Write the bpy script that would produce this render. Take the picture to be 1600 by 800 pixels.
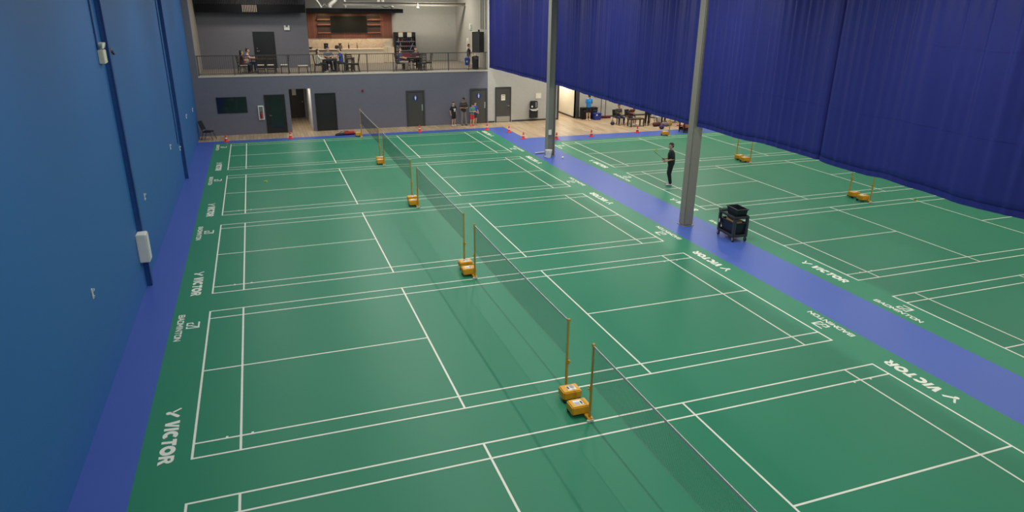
import bpy, bmesh, math, random
from mathutils import Vector, Matrix
random.seed(7)
S = bpy.context.scene
for o in list(bpy.data.objects):
    bpy.data.objects.remove(o)
COL = S.collection
PI = math.pi

# ------------------------------------------------------------------ camera
CX, CY, CZ = 1.7392, -10.669, 7.1633
YAW, PITCH, ROLL, FPX = .3477, .3558, .0114, 1073.14
cy_, sy_, cp_, sp_ = math.cos(YAW), math.sin(YAW), math.cos(PITCH), math.sin(PITCH)
fwd = Vector((sy_*cp_, cy_*cp_, -sp_))
rgt = Vector((cy_, -sy_, 0))
up = rgt.cross(fwd)
r2 = rgt*math.cos(ROLL) + up*math.sin(ROLL)
u2 = -rgt*math.sin(ROLL) + up*math.cos(ROLL)
cam_d = bpy.data.cameras.new('camera')
cam_d.sensor_width = 36.0
cam_d.lens = FPX/1600*36.0
cam_d.clip_end = 200
cam = bpy.data.objects.new('camera', cam_d)
COL.objects.link(cam)
cam.matrix_world = Matrix(((r2.x, u2.x, -fwd.x, CX), (r2.y, u2.y, -fwd.y, CY), (r2.z, u2.z, -fwd.z, CZ), (0, 0, 0, 1)))
S.camera = cam

# ------------------------------------------------------------------ light and exposure
S.view_settings.view_transform = 'Standard'
S.view_settings.look = 'None'
S.view_settings.gamma = 1.0
S.view_settings.use_curve_mapping = False
S.view_settings.exposure = 0.0
W = bpy.data.worlds.new('world')
S.world = W
W.use_nodes = True
W.node_tree.nodes['Background'].inputs[0].default_value = (.6, .7, .8, 1)
W.node_tree.nodes['Background'].inputs[1].default_value = .05
CEIL = 8.6
LIGHT_ROWS = (-9.0, -.56, 6.66, 13.87, 21.1, 27.9)
def area(name, loc, sx, sy, watts, color=(1, 1, 1), rot=(0, 0, 0)):
    d = bpy.data.lights.new(name, 'AREA')
    d.shape = 'RECTANGLE'; d.size = sx; d.size_y = sy; d.energy = watts; d.color = color
    o = bpy.data.objects.new(name, d)
    COL.objects.link(o)
    o.location = loc; o.rotation_euler = rot
    return o
HALL_W = 190
NEUTRAL = (1.0, .985, .94)
for ly in LIGHT_ROWS:
    for lx, lw in ((1.3, .52), (6.75, 1.3), (12.1, 1.08)):
        area('hall_light', (lx, ly, CEIL-.12), .16, 5.4 if 5 < lx < 8 else 2.4, HALL_W*lw*(1.05 if ly > 25 else 1.0)*((.45 if ly < -5 else .85) if lx > 10 and ly < 3 else 1.0), NEUTRAL)
for ly in LIGHT_ROWS[:-1]:
    for lx in (17.6, 23.5, 29.0):
        area('court_light', (lx, ly-1.3, CEIL-.12), .5, 2.4, HALL_W*.8, NEUTRAL)
for lx in (17.6, 22.5, 28.0):
    area('lounge_light', (lx, 27.4, CEIL-.12), 3, .6, 410, (1, .93, .82))
area('gallery_light', (12.5, 35.0, 7.9), 2.5, .5, 190, (1, .94, .82))
area('gallery_light', (7.6, 34.9, 8.1), 2.5, .4, 60, (1, .95, .86))
area('gallery_light', (2.0, 32.6, 7.9), 2.5, .5, 95, (1, .92, .82))
for bx in (6.2, 7.8, 9.4):
    area('bar_light', (bx, 37.2, 6.28), .25, .25, 26, (1, .76, .46))
area('corridor_light', (20.4, 32.2, 2.55), .6, 2.4, 62, (1, .95, .84))
area('passage_light', (3.75, 31.7, 2.55), .25, 1.4, 34, (1, .95, .88))

# ------------------------------------------------------------------ helpers
MATS = {}
def srgb(c):
    return tuple((v/255/12.92 if v/255 <= .04045 else ((v/255+.055)/1.055)**2.4) for v in c)
def mat(name, rgb, rough=.5, metal=0, noise=None, bump=0, spec=.5, scale=8, emit=0):
    """rgb 0-255 sRGB albedo; noise = second rgb mixed in by procedural noise"""
    if name in MATS: return MATS[name]
    m = bpy.data.materials.new(name); m.use_nodes = True
    nt = m.node_tree; b = nt.nodes['Principled BSDF']
    b.inputs['Base Color'].default_value = (*srgb(rgb), 1)
    b.inputs['Roughness'].default_value = rough
    b.inputs['Metallic'].default_value = metal
    b.inputs['Specular IOR Level'].default_value = spec
    tc = nt.nodes.new('ShaderNodeTexCoord')
    nz = nt.nodes.new('ShaderNodeTexNoise'); nz.inputs['Scale'].default_value = scale; nz.inputs['Detail'].default_value = 4
    nt.links.new(tc.outputs['Object'], nz.inputs['Vector'])
    if noise is None: noise = tuple(max(0, v*.93) for v in rgb)
    mx = nt.nodes.new('ShaderNodeMix'); mx.data_type = 'RGBA'
    mx.inputs['A'].default_value = (*srgb(rgb), 1); mx.inputs['B'].default_value = (*srgb(noise), 1)
    nt.links.new(nz.outputs['Fac'], mx.inputs['Factor'])
    nt.links.new(mx.outputs['Result'], b.inputs['Base Color'])
    if bump:
        bp = nt.nodes.new('ShaderNodeBump'); bp.inputs['Strength'].default_value = bump; bp.inputs['Distance'].default_value = .01
        nt.links.new(nz.outputs['Fac'], bp.inputs['Height']); nt.links.new(bp.outputs['Normal'], b.inputs['Normal'])
    if emit:
        b.inputs['Emission Color'].default_value = (*srgb(rgb), 1); b.inputs['Emission Strength'].default_value = emit
    MATS[name] = m
    return m

class MB:
    def __init__(s): s.v = []; s.f = []
    def add(s, vs, fs):
        n = len(s.v); s.v += [tuple(v) for v in vs]; s.f += [tuple(i+n for i in f) for f in fs]; return s
    def box(s, x0, x1, y0, y1, z0, z1):
        v = [(x0,y0,z0),(x1,y0,z0),(x1,y1,z0),(x0,y1,z0),(x0,y0,z1),(x1,y0,z1),(x1,y1,z1),(x0,y1,z1)]
        return s.add(v, [(3,2,1,0),(4,5,6,7),(0,1,5,4),(1,2,6,5),(2,3,7,6),(3,0,4,7)])
    def cbox(s, c, d, rz=0, taper=1.0):
        """box by centre and size, turned about z; taper scales the bottom"""
        v = []
        for z, t in ((-.5, taper), (.5, 1)):
            for x, y in ((-.5,-.5),(.5,-.5),(.5,.5),(-.5,.5)):
                px, py = x*d[0]*t, y*d[1]*t
                v.append((c[0]+px*math.cos(rz)-py*math.sin(rz), c[1]+px*math.sin(rz)+py*math.cos(rz), c[2]+z*d[2]))
        return s.add(v, [(3,2,1,0),(4,5,6,7),(0,1,5,4),(1,2,6,5),(2,3,7,6),(3,0,4,7)])
    def cyl(s, p0, p1, r0, r1=None, n=12, caps=True):
        if r1 is None: r1 = r0
        p0, p1 = Vector(p0), Vector(p1); d = (p1-p0).normalized()
        a = d.orthogonal().normalized(); b = d.cross(a)
        v = []
        for p, r in ((p0, r0), (p1, r1)):
            for i in range(n):
                t = 2*PI*i/n; v.append(p+(a*math.cos(t)+b*math.sin(t))*r)
        f = [(i, (i+1) % n, n+(i+1) % n, n+i) for i in range(n)]
        if caps: f += [tuple(range(n-1, -1, -1)), tuple(range(n, 2*n))]
        return s.add(v, f)
    def bar(s, p0, p1, w, h=None):
        """square bar along p0-p1"""
        if h is None: h = w
        p0, p1 = Vector(p0), Vector(p1); d = (p1-p0).normalized()
        a = d.cross(Vector((0,0,1)))
        a = Vector((1,0,0)) if a.length < 1e-4 else a.normalized()
        b = a.cross(d)
        v = []
        for p in (p0, p1):
            for i, j in ((-1,-1),(1,-1),(1,1),(-1,1)): v.append(p+a*i*w/2+b*j*h/2)
        return s.add(v, [(3,2,1,0),(4,5,6,7),(0,1,5,4),(1,2,6,5),(2,3,7,6),(3,0,4,7)])
    def path(s, pts, r, n=8):
        """tube through points"""
        pts = [Vector(p) for p in pts]; rings = []
        base = len(s.v); a = None
        for i, p in enumerate(pts):
            d = (pts[min(i+1, len(pts)-1)]-pts[max(i-1, 0)]).normalized()
            a = d.orthogonal().normalized() if a is None else (a-d*a.dot(d)).normalized()
            b = d.cross(a)
            rr = r[i] if isinstance(r, (list, tuple)) else r
            for k in range(n):
                t = 2*PI*k/n; s.v.append(tuple(p+(a*math.cos(t)+b*math.sin(t))*rr))
        for i in range(len(pts)-1):
            for k in range(n):
                q = base+i*n; s.f.append((q+k, q+(k+1) % n, q+n+(k+1) % n, q+n+k))
        s.f.append(tuple(base+k for k in range(n-1, -1, -1))); e = base+(len(pts)-1)*n
        s.f.append(tuple(e+k for k in range(n)))
        return s
    def ball(s, c, r, sc=(1,1,1), n=12, m=8):
        v = [(c[0], c[1], c[2]-r*sc[2])]
        for j in range(1, m):
            ph = -PI/2+PI*j/m
            for i in range(n):
                t = 2*PI*i/n
                v.append((c[0]+r*sc[0]*math.cos(ph)*math.cos(t), c[1]+r*sc[1]*math.cos(ph)*math.sin(t), c[2]+r*sc[2]*math.sin(ph)))
        v.append((c[0], c[1], c[2]+r*sc[2])); L = len(v)-1
        f = [(0, 1+(i+1) % n, 1+i) for i in range(n)]
        for j in range(m-2):
            for i in range(n):
                q = 1+j*n; f.append((q+i, q+(i+1) % n, q+n+(i+1) % n, q+n+i))
        q = 1+(m-2)*n
        f += [(q+i, q+(i+1) % n, L) for i in range(n)]
        return s.add(v, f)
    def caps(s, p0, p1, r0, r1=None, n=12):
        if r1 is None: r1 = r0
        s.cyl(p0, p1, r0, r1, n); s.ball(p0, r0, n=n); s.ball(p1, r1, n=n); return s
    def lathe(s, prof, c=(0,0,0), n=16):
        """profile [(r,z)...] around z"""
        base = len(s.v)
        for r, z in prof:
            for i in range(n):
                t = 2*PI*i/n; s.v.append((c[0]+r*math.cos(t), c[1]+r*math.sin(t), c[2]+z))
        for j in range(len(prof)-1):
            for i in range(n):
                q = base+j*n; s.f.append((q+i, q+(i+1) % n, q+n+(i+1) % n, q+n+i))
        s.f.append(tuple(base+i for i in range(n-1, -1, -1))); q = base+(len(prof)-1)*n
        s.f.append(tuple(q+i for i in range(n)))
        return s
    def prism(s, poly, fn, t0, t1):
        """extrude polygon; fn(a,b,t) -> 3d point"""
        n = len(poly); v = [fn(a, b, t0) for a, b in poly]+[fn(a, b, t1) for a, b in poly]
        return s.add(v, [tuple(range(n-1, -1, -1)), tuple(range(n, 2*n))]+[(i, (i+1) % n, n+(i+1) % n, n+i) for i in range(n)])
    def build(s, name, m, parent=None, bevel=0, smooth=False, loc=None, rz=0):
        me = bpy.data.meshes.new(name); me.from_pydata(s.v, [], s.f)
        bm = bmesh.new(); bm.from_mesh(me)
        bmesh.ops.recalc_face_normals(bm, faces=bm.faces)
        if bevel:
            bmesh.ops.bevel(bm, geom=[e for e in bm.edges if e.is_manifold and e.calc_face_angle(0) > .5], offset=bevel, segments=2, affect='EDGES', clamp_overlap=True)
        bm.to_mesh(me); bm.free()
        if smooth:
            for p in me.polygons: p.use_smooth = True
        me.materials.append(m)
        o = bpy.data.objects.new(name, me); COL.objects.link(o)
        if parent is not None: o.parent = parent
        if loc is not None: o.location = loc
        if rz: o.rotation_euler = (0, 0, rz)
        return o

def tag(o, label, cat, group=None, kind=None):
    if label: o['label'] = label
    if cat: o['category'] = cat
    if group: o['group'] = group
    if kind: o['kind'] = kind
    return o
def thing(name, label, cat, loc=(0,0,0), rz=0, group=None):
    o = bpy.data.objects.new(name, None); COL.objects.link(o)
    o.empty_display_size = .2
    o.location = loc; o.rotation_euler = (0, 0, rz)
    return tag(o, label, cat, group)
def struct(o, label, cat):
    return tag(o, label, cat, kind='structure')
def dup(root, loc, rz, label=None, group=None):
    r = root.copy(); COL.objects.link(r); r.location = loc; r.rotation_euler = (0, 0, rz)
    if label: r['label'] = label
    if group: r['group'] = group
    for ch in list(root.children):
        c = ch.copy(); COL.objects.link(c); c.parent = r
        for g in list(ch.children):
            d = g.copy(); COL.objects.link(d); d.parent = c
    return r

# ------------------------------------------------------------------ materials
GREEN = mat('sport_mat_green', (46,124,93), .42, noise=(42,118,89), scale=.6, spec=.2)
BLUE = mat('sport_mat_blue', (66,90,168), .40, noise=(61,84,160), scale=.6, spec=.28)
LINE = mat('line_paint', (226,226,212), .5)
def plank_mat():
    m = bpy.data.materials.new('wood_planks'); m.use_nodes = True; nt = m.node_tree; b = nt.nodes['Principled BSDF']
    tc = nt.nodes.new('ShaderNodeTexCoord'); mp = nt.nodes.new('ShaderNodeMapping'); mp.inputs['Rotation'].default_value = (0,0,PI/2)
    br = nt.nodes.new('ShaderNodeTexBrick'); br.inputs['Scale'].default_value = 1.0
    br.inputs['Color1'].default_value = (*srgb((192,168,136)),1); br.inputs['Color2'].default_value = (*srgb((164,142,114)),1)
    br.inputs['Mortar'].default_value = (*srgb((112,92,74)),1); br.inputs['Mortar Size'].default_value = .008
    br.inputs['Brick Width'].default_value = 1.3; br.inputs['Row Height'].default_value = .19
    nt.links.new(tc.outputs['Object'], mp.inputs['Vector']); nt.links.new(mp.outputs['Vector'], br.inputs['Vector'])
    nz = nt.nodes.new('ShaderNodeTexNoise'); nz.inputs['Scale'].default_value = 3; nz.inputs['Detail'].default_value = 5
    m2 = nt.nodes.new('ShaderNodeMapping'); m2.inputs['Scale'].default_value = (8,1,1)
    nt.links.new(tc.outputs['Object'], m2.inputs['Vector']); nt.links.new(m2.outputs['Vector'], nz.inputs['Vector'])
    mx = nt.nodes.new('ShaderNodeMix'); mx.data_type = 'RGBA'; mx.blend_type = 'MULTIPLY'; mx.inputs['Factor'].default_value = .25
    nt.links.new(br.outputs['Color'], mx.inputs['A']); nt.links.new(nz.outputs['Fac'], mx.inputs['B'])
    nt.links.new(mx.outputs['Result'], b.inputs['Base Color']); b.inputs['Roughness'].default_value = .4
    return m
WOODF = plank_mat()
def block_mat():
    m = bpy.data.materials.new('painted_block_wall'); m.use_nodes = True; nt = m.node_tree; b = nt.nodes['Principled BSDF']
    geo = nt.nodes.new('ShaderNodeNewGeometry'); sx = nt.nodes.new('ShaderNodeSeparateXYZ'); nt.links.new(geo.outputs['Position'], sx.inputs[0])
    cb = nt.nodes.new('ShaderNodeCombineXYZ'); nt.links.new(sx.outputs['Y'], cb.inputs['X']); nt.links.new(sx.outputs['Z'], cb.inputs['Y'])
    br = nt.nodes.new('ShaderNodeTexBrick'); br.inputs['Scale'].default_value = 1
    br.inputs['Brick Width'].default_value = .4; br.inputs['Row Height'].default_value = .2; br.inputs['Mortar Size'].default_value = .008; br.inputs['Mortar Smooth'].default_value = .5
    br.inputs['Color1'].default_value = (1,1,1,1); br.inputs['Color2'].default_value = (.9,.9,.9,1); br.inputs['Mortar'].default_value = (0,0,0,1)
    nt.links.new(cb.outputs[0], br.inputs['Vector'])
    lt = nt.nodes.new('ShaderNodeMath'); lt.operation = 'LESS_THAN'; lt.inputs[1].default_value = 2.0; nt.links.new(sx.outputs['Z'], lt.inputs[0])
    ml = nt.nodes.new('ShaderNodeMath'); ml.operation = 'MULTIPLY'; nt.links.new(lt.outputs[0], ml.inputs[0]); ml.inputs[1].default_value = .3
    bp = nt.nodes.new('ShaderNodeBump'); bp.inputs['Distance'].default_value = .006
    nt.links.new(ml.outputs[0], bp.inputs['Strength']); nt.links.new(br.outputs['Color'], bp.inputs['Height']); nt.links.new(bp.outputs['Normal'], b.inputs['Normal'])
    b.inputs['Base Color'].default_value = (*srgb((33,93,154)),1); b.inputs['Roughness'].default_value = .6
    return m
WALLB = block_mat()
COLB = mat('column_shaded_wall_blue', (28,70,134), .5)  # wall blue darkened: the shade on the columns is put into the colour
GREYW = mat('dark_grey_wall_paint', (106,105,117), .65)
LGREY = mat('light_grey_wall_paint', (178,175,166), .65)
GREYW2 = mat('gallery_grey_wall_paint', (108,107,113), .65)
CEILM = mat('ceiling_paint', (190,190,186), .8)
BLACKM = mat('black_metal', (22,22,24), .45)
BLACKP = mat('black_plastic', (24,25,29), .5)
DGREY = mat('dark_grey_door_paint', (66,65,62), .5)
FRAMEG = mat('grey_door_frame', (58,58,62), .5)
BLKDOOR = mat('black_door_paint', (20,21,23), .45)
WHITE = mat('white_plastic', (226,225,218), .45)
STEEL = mat('brushed_steel', (178,176,170), .35, .7)
YEL = mat('yellow_painted_steel', (222,162,36), .45, noise=(208,148,28))
POLEM = mat('brass_yellow_pole', (198,154,58), .4)
CREAM = mat('cream_plastic', (214,206,184), .5)
STEELGREY = mat('grey_painted_steel', (128,124,114), .5, noise=(120,116,108))
GLASSD = mat('dark_reflective_glass', (14,20,26), .06, spec=.8)
PAPER = mat('paper', (228,224,206), .7)

# ------------------------------------------------------------------ floor
def quad(b, x0, x1, y0, y1, z=0): b.add([(x0,y0,z),(x1,y0,z),(x1,y1,z),(x0,y1,z)], [(0,1,2,3)])
RX = 31.6; FY = -14.0; BY = 30.42
b = MB(); b.box(-.8,14.2,FY,28.05,-.1,0); fl_green = struct(b.build('floor', GREEN), 'green sport mat floor under the five courts left of the blue aisle', 'floor')
b = MB(); b.box(15.9,RX,FY,23.6,-.1,0); fl_green2 = struct(b.build('floor', GREEN), 'green sport mat floor under the courts beyond the hanging curtain', 'floor')
b = MB(); b.box(-1.62,-.8,FY,28.72,-.1,0); b.box(-.8,14.2,28.05,28.72,-.1,0); b.box(14.2,15.9,FY,24.95,-.1,0); b.box(14.2,15.35,24.95,28.72,-.1,0); b.box(15.9,RX,23.6,24.95,-.1,0)
struct(b.build('floor', BLUE), 'blue walkway floor between the green courts and along the walls', 'floor')
b = MB(); b.box(-1.62,15.35,28.72,BY,-.1,0); b.box(15.35,RX,24.95,BY,-.1,0); b.box(3.0,4.6,BY,36.2,-.1,0); b.box(19.5,21.3,BY,36.2,-.1,0)
struct(b.build('floor', WOODF), 'wood plank floor along the far wall', 'floor')

PITCHY = 7.2159; CW, CL = 6.10, 13.40
def court_lines(x0, y0, parent):
    m = MB(); z = .0015; w = .04
    def L(xa, xb, ya, yb): quad(m, x0+xa, x0+xb, y0+ya, y0+yb, z)
    L(0, CL, 0, w); L(0, CL, CW-w, CW); L(0, w, w, CW-w); L(CL-w, CL, w, CW-w)
    sg = .47; L(w, CL-w, sg-w, sg); L(w, CL-w, CW-sg, CW-sg+w)
    for xa in (.758, CL-.758-w):
        L(xa, xa+w, w, sg-w); L(xa, xa+w, sg, CW-sg); L(xa, xa+w, CW-sg+w, CW-w)
    s1, s2 = 6.7-2.01, 6.7+1.97
    for xa in (s1, s2):
        L(xa, xa+w, w, sg-w); L(xa, xa+w, sg, CW-sg); L(xa, xa+w, CW-sg+w, CW-w)
    c = CW/2
    for xa, xb in ((w, .758), (.758+w, s1), (s2+w, CL-.758-w), (CL-.758, CL-w)): L(xa, xb, c-w/2, c+w/2)
    for xa in (.53, .95): L(xa, xa+w, sg, sg+w)
    for xa in (CL-.53-w, CL-.95-w): L(xa, xa+w, CW-sg-w, CW-sg)
    o = m.build('court_lines', LINE, parent); o['label'] = 'white painted badminton court lines'
    return o

# stroke lettering laid out in a unit em: polygons of (x, y)
def stroke(pts, t):
    out = []
    for (ax, ay), (bx, by) in zip(pts[:-1], pts[1:]):
        d = Vector((bx-ax, by-ay)); d.normalize(); n = Vector((-d.y, d.x))*t/2; e = d*t/2
        out.append([(ax-e.x+n.x, ay-e.y+n.y), (ax-e.x-n.x, ay-e.y-n.y), (bx+e.x-n.x, by+e.y-n.y), (bx+e.x+n.x, by+e.y+n.y)])
    return out
def ring(cx, cy, rx, ry, ix, iy, a0, a1, n=20):
    P = []
    for i in range(n):
        t0 = a0+(a1-a0)*i/n; t1 = a0+(a1-a0)*(i+1)/n
        P.append([(cx+ix*math.cos(t0), cy+iy*math.sin(t0)), (cx+rx*math.cos(t0), cy+ry*math.sin(t0)), (cx+rx*math.cos(t1), cy+ry*math.sin(t1)), (cx+ix*math.cos(t1), cy+iy*math.sin(t1))])
    return P
def wordmark():
    P = []
    P.append([(0,1),(.36,1),(.44,.42),(.62,1),(.88,1),(.52,0),(.2,0)])                        # V
    P.append([(.96,1),(1.26,1),(1.16,0),(.86,0)])                                              # I
    P += ring(1.82,.5,.53,.52,.2,.2,PI*.26,PI*1.72)                                            # C
    P.append([(2.38,1),(3.14,1),(3.11,.72),(2.87,.72),(2.78,0),(2.49,0),(2.58,.72),(2.35,.72)]) # T
    P += ring(3.66,.5,.55,.52,.22,.2,0,2*PI)                                                   # O
    P.append([(4.32,1),(4.62,1),(4.53,0),(4.23,0)])                                            # R
    P += ring(4.78,.69,.36,.31,.09,.1,-PI/2,PI/2); P.append([(4.58,1),(4.78,1),(4.78,.79),(4.58,.79)]); P.append([(4.58,.59),(4.78,.59),(4.78,.38),(4.58,.38)])
    P.append([(4.64,.44),(4.94,.44),(5.22,0),(4.86,0)])
    return P
def victory_logo():
    return [[(.0,.98),(.12,1.08),(.52,.5),(.40,.36)], [(.48,.34),(.60,.52),(1.02,1.0),(1.22,.9),(1.2,.78),(.72,.26)]] + ring(.52,.12,.2,.22,.0,.0,0,2*PI,12)
LET = {
 'B': [[(0,0),(0,1),(.8,1),(.9,.85),(.9,.62),(.8,.5),(.05,.5)], [(.8,.5),(.95,.38),(.95,.14),(.85,0),(0,0)]],
 'A': [[(0,0),(.42,1),(.55,1),(.98,0)], [(.2,.34),(.78,.34)]],
 'D': [[(0,0),(0,1),(.75,1),(.95,.78),(.95,.22),(.75,0),(0,0)]],
 'M': [[(0,0),(0,1),(.5,.35),(1,1),(1,0)]],
 'I': [[(.5,0),(.5,1)]],
 'N': [[(0,0),(0,1),(.95,0),(.95,1)]],
 'T': [[(0,1),(1,1)], [(.5,1),(.5,0)]],
 'O': [[(.2,0),(0,.2),(0,.8),(.2,1),(.75,1),(.95,.8),(.95,.2),(.75,0),(.2,0)]]}
def badminton():
    P = []; x = 0
    for ch in 'BADMINTON':
        w = .55 if ch == 'I' else 1.0
        for pl in LET[ch]:
            P += stroke([((p[0] if ch != 'I' else .15)*1.0+x, p[1]) for p in pl], .25)
        x += (w if ch != 'I' else .3)+.3
    return P, x-.3
def club_badge():
    return stroke([(.02,.95),(.97,.95),(.97,.05),(.74,.05)], .13)+stroke([(.92,.93),(.55,.38),(.46,.05),(.06,.05),(.06,.42)], .13)+stroke([(.06,.42),(.28,.5)], .12)
def lay(polys, x, y, sx, sy, rz, parent, name, label, z=.0015):
    m = MB(); c, s_ = round(math.cos(rz)), round(math.sin(rz))
    for k, P in enumerate(polys):
        zz = z+.00004*(k % 40)
        m.add([(x+(a*sx)*c-(b_*sy)*s_, y+(a*sx)*s_+(b_*sy)*c, zz) for a, b_ in P], [tuple(range(len(P)))])
    o = m.build(name, LINE, parent); o['label'] = label
    # every polygon faces up
    for p in o.data.polygons:
        if p.normal.z < 0: p.flip()
    return o
BADP, BADW = badminton()
def side_marks(xb, y0, sign, parent):
    """sign -1: lettering left of a court whose left baseline is xb (read towards the viewer); +1: right of baseline xb"""
    if sign < 0:
        yv = y0+1.30; xv = xb-.5
        lay(wordmark(), xv, yv, 1.30/5.2, .24, -PI/2, parent, 'wordmark', 'white VICTOR lettering')
        lay(victory_logo(), xv, yv+.43, .26, .225, -PI/2, parent, 'wordmark_emblem', 'white winged V emblem')
        lay(BADP, xb-.66, y0+6.05, 1.40/BADW, .115, -PI/2, parent, 'badminton_lettering', 'white BADMINTON lettering')
        lay(club_badge(), xb-.46, y0+5.55, .31, .28, -PI/2, parent, 'club_badge', 'white angular club badge')
    else:
        yv = y0+6.1-1.30; xv = xb+.5
        lay(wordmark(), xv, yv, 1.30/5.2, .24, PI/2, parent, 'wordmark', 'white VICTOR lettering')
        lay(victory_logo(), xv, yv-.43, .26, .225, PI/2, parent, 'wordmark_emblem', 'white winged V emblem')
        lay(BADP, xb+.66, y0+.03, 1.40/BADW, .115, PI/2, parent, 'badminton_lettering', 'white BADMINTON lettering')
        lay(club_badge(), xb+.46, y0+.58, .31, .28, PI/2, parent, 'club_badge', 'white angular club badge')
for k in range(5):
    y0 = (k-1)*PITCHY
    court_lines(0, y0, fl_green)
    side_marks(0, y0, -1, fl_green); side_marks(CL, y0, 1, fl_green)
X2, Y2 = 16.769, -4.581
for k in range(4):
    y0 = Y2+k*PITCHY
    court_lines(X2, y0, fl_green2); side_marks(X2, y0, -1, fl_green2)

# ------------------------------------------------------------------ walls
WT = .25
b = MB(); b.box(-1.62-WT,-1.62,FY,40,-.1,CEIL+.1); struct(b.build('wall_left', WALLB), 'bright blue painted block wall along the left courts', 'wall')
GZ = 3.18; GS = 3.0
m = MB(); m.box(-1.62,3.24,BY,BY+WT,0,GZ-.06); m.box(3.24,4.42,BY,BY+WT,2.40,GZ-.06); m.box(4.42,14.92,BY,BY+WT,0,GZ-.06)
struct(m.build('wall_back', GREYW), 'dark grey wall below the spectator gallery', 'wall')
m = MB(); m.box(14.92,19.7,BY,BY+WT,0,CEIL); m.box(19.7,20.9,BY,BY+WT,2.5,CEIL); m.box(20.9,RX,BY,BY+WT,0,CEIL)
struct(m.build('wall_back', LGREY), 'pale grey wall right of the gallery', 'wall')
m = MB(); m.box(-1.62,15.1,BY+WT,38.3,GS,GZ-.001); struct(m.build('floor', mat('gallery_carpet', (128,118,106), .8)), 'upper floor of the spectator gallery', 'floor')
m = MB(); m.box(-1.30,14.92,BY-.02,BY+WT,GZ-.06,GZ+.02); struct(m.build('trim_1', mat('pale_ledge', (196,186,170), .6), bevel=.006), 'pale ledge along the gallery edge', 'trim')
m = MB(); m.box(-1.62,-1.30,BY,BY+.35,GZ-.06,CEIL); struct(m.build('wall_back', GREYW), 'narrow grey pier between the blue wall and the gallery', 'wall')
m = MB(); m.box(-1.55,-1.30,BY+.35,34.8,GZ,CEIL); struct(m.build('wall_left', mat('gallery_side_paint', (150,142,134), .65)), 'taupe side wall at the left end of the gallery', 'wall')
m = MB(); m.box(-1.55,4.85,34.8,35.05,GZ,CEIL); m.box(4.6,4.85,35.05,38.3,GZ,CEIL); struct(m.build('wall_back', GREYW2), 'grey rear wall of the gallery behind the left tables', 'wall')
m = MB(); m.box(4.85,15.1,38.3,38.55,GZ,CEIL); struct(m.build('wall_back', LGREY), 'pale grey rear wall behind the bar and drinks shelf', 'wall')
m = MB(); m.box(15.1,15.35,BY+WT,38.55,GZ,CEIL); struct(m.build('wall_right', LGREY), 'pale side wall at the right end of the gallery', 'wall')
m = MB(); m.box(RX,RX+WT,FY,BY,-.1,CEIL); struct(m.build('wall_right', LGREY), 'pale wall beyond the right courts', 'wall')
m = MB(); m.box(-1.62,RX,FY-WT,FY,-.1,CEIL); struct(m.build('wall_front', LGREY), 'pale wall behind the viewer', 'wall')
m = MB(); m.box(-1.9,RX+.3,FY-.3,40,CEIL,CEIL+.15); struct(m.build('ceiling', CEILM), 'pale ceiling deck high over the courts', 'ceiling')
# left passage and right corridor under the gallery
m = MB(); m.box(4.42,4.55,BY+WT,35.7,0,GS); struct(m.build('wall_right', mat('passage_white', (214,210,204), .6)), 'white right side of the passage under the gallery', 'wall')
m = MB(); m.box(3.10,3.24,BY+WT,35.7,0,GS); m.box(3.10,4.55,35.7,35.85,0,GS); m.box(3.24,4.42,BY+WT,35.7,2.62,2.72); struct(m.build('wall_left', mat('passage_grey', (150,148,146), .6)), 'grey left side and end of the passage under the gallery', 'wall')
CORR = mat('corridor_cream', (230,222,204), .6)
m = MB(); m.box(20.9,21.05,BY+WT,36,0,3.1); struct(m.build('wall_right', CORR), 'cream wall inside the bright corridor', 'wall')
m = MB(); m.box(19.55,19.7,BY+WT,36,0,3.1); m.box(19.55,21.05,36,36.15,0,3.1); m.box(19.7,20.9,BY+WT,36,2.62,2.75); struct(m.build('wall_left', CORR), 'cream far end of the bright corridor', 'wall')
m = MB(); m.box(20.87,20.9,BY+WT,35.9,0,.1); struct(m.build('baseboard_corridor', FRAMEG), 'dark skirting in the bright corridor', 'baseboard')
m = MB(); m.box(14.94,15.36,BY-.015,BY,0,.1); m.box(16.5,19.58,BY-.015,BY,0,.1); m.box(21.15,RX,BY-.015,BY,0,.1); struct(m.build('baseboard_back', FRAMEG), 'dark skirting along the pale wall', 'baseboard')
# corridor frame
m = MB(); m.box(19.58,19.7,BY-.04,BY+WT+.02,0,2.5); m.box(20.9,21.14,BY-.04,BY+WT+.02,0,2.5); m.box(19.58,21.14,BY-.04,BY+WT+.02,2.5,2.62); struct(m.build('trim_2', FRAMEG, bevel=.008), 'dark steel frame around the corridor opening', 'trim')
# ------------------------------------------------------------------ doors and windows of the far wall
F = BY
def door_leaf(n, label, x0, x1, h, leafm, framem, fw=.07):
    m = MB(); m.box(x0,x0+fw,F-.05,F,0,h); m.box(x1-fw,x1,F-.05,F,0,h); m.box(x0+fw,x1-fw,F-.05,F,h-fw,h)
    m.box(x0+fw,x1-fw,F-.012,F,h-fw-.012,h-fw)
    fr = struct(m.build('door_%d' % n, framem, bevel=.006), label, 'door')
    l = MB(); l.box(x0+fw+.008,x1-fw-.008,F-.03,F-.002,.012,h-fw-.008); lf = l.build('door_leaf', leafm, fr, bevel=.004)
    return fr, lf
m = MB(); m.box(-.57,.98,F-.02,F,1.2,2.07); wi = struct(m.build('window_1', mat('window_frame_dark', (30,32,38), .4), bevel=.004), 'dark reflective office window in the grey wall left of the extinguisher', 'window')
m = MB(); m.box(-.54,.95,F-.026,F-.019,1.23,2.04); m.build('pane', GLASSD, wi)
fr, lf = door_leaf(1, 'black framed glass door beside the extinguisher cabinet', 1.9, 2.99, 2.13, BLKDOOR, BLKDOOR, .1)
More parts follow.
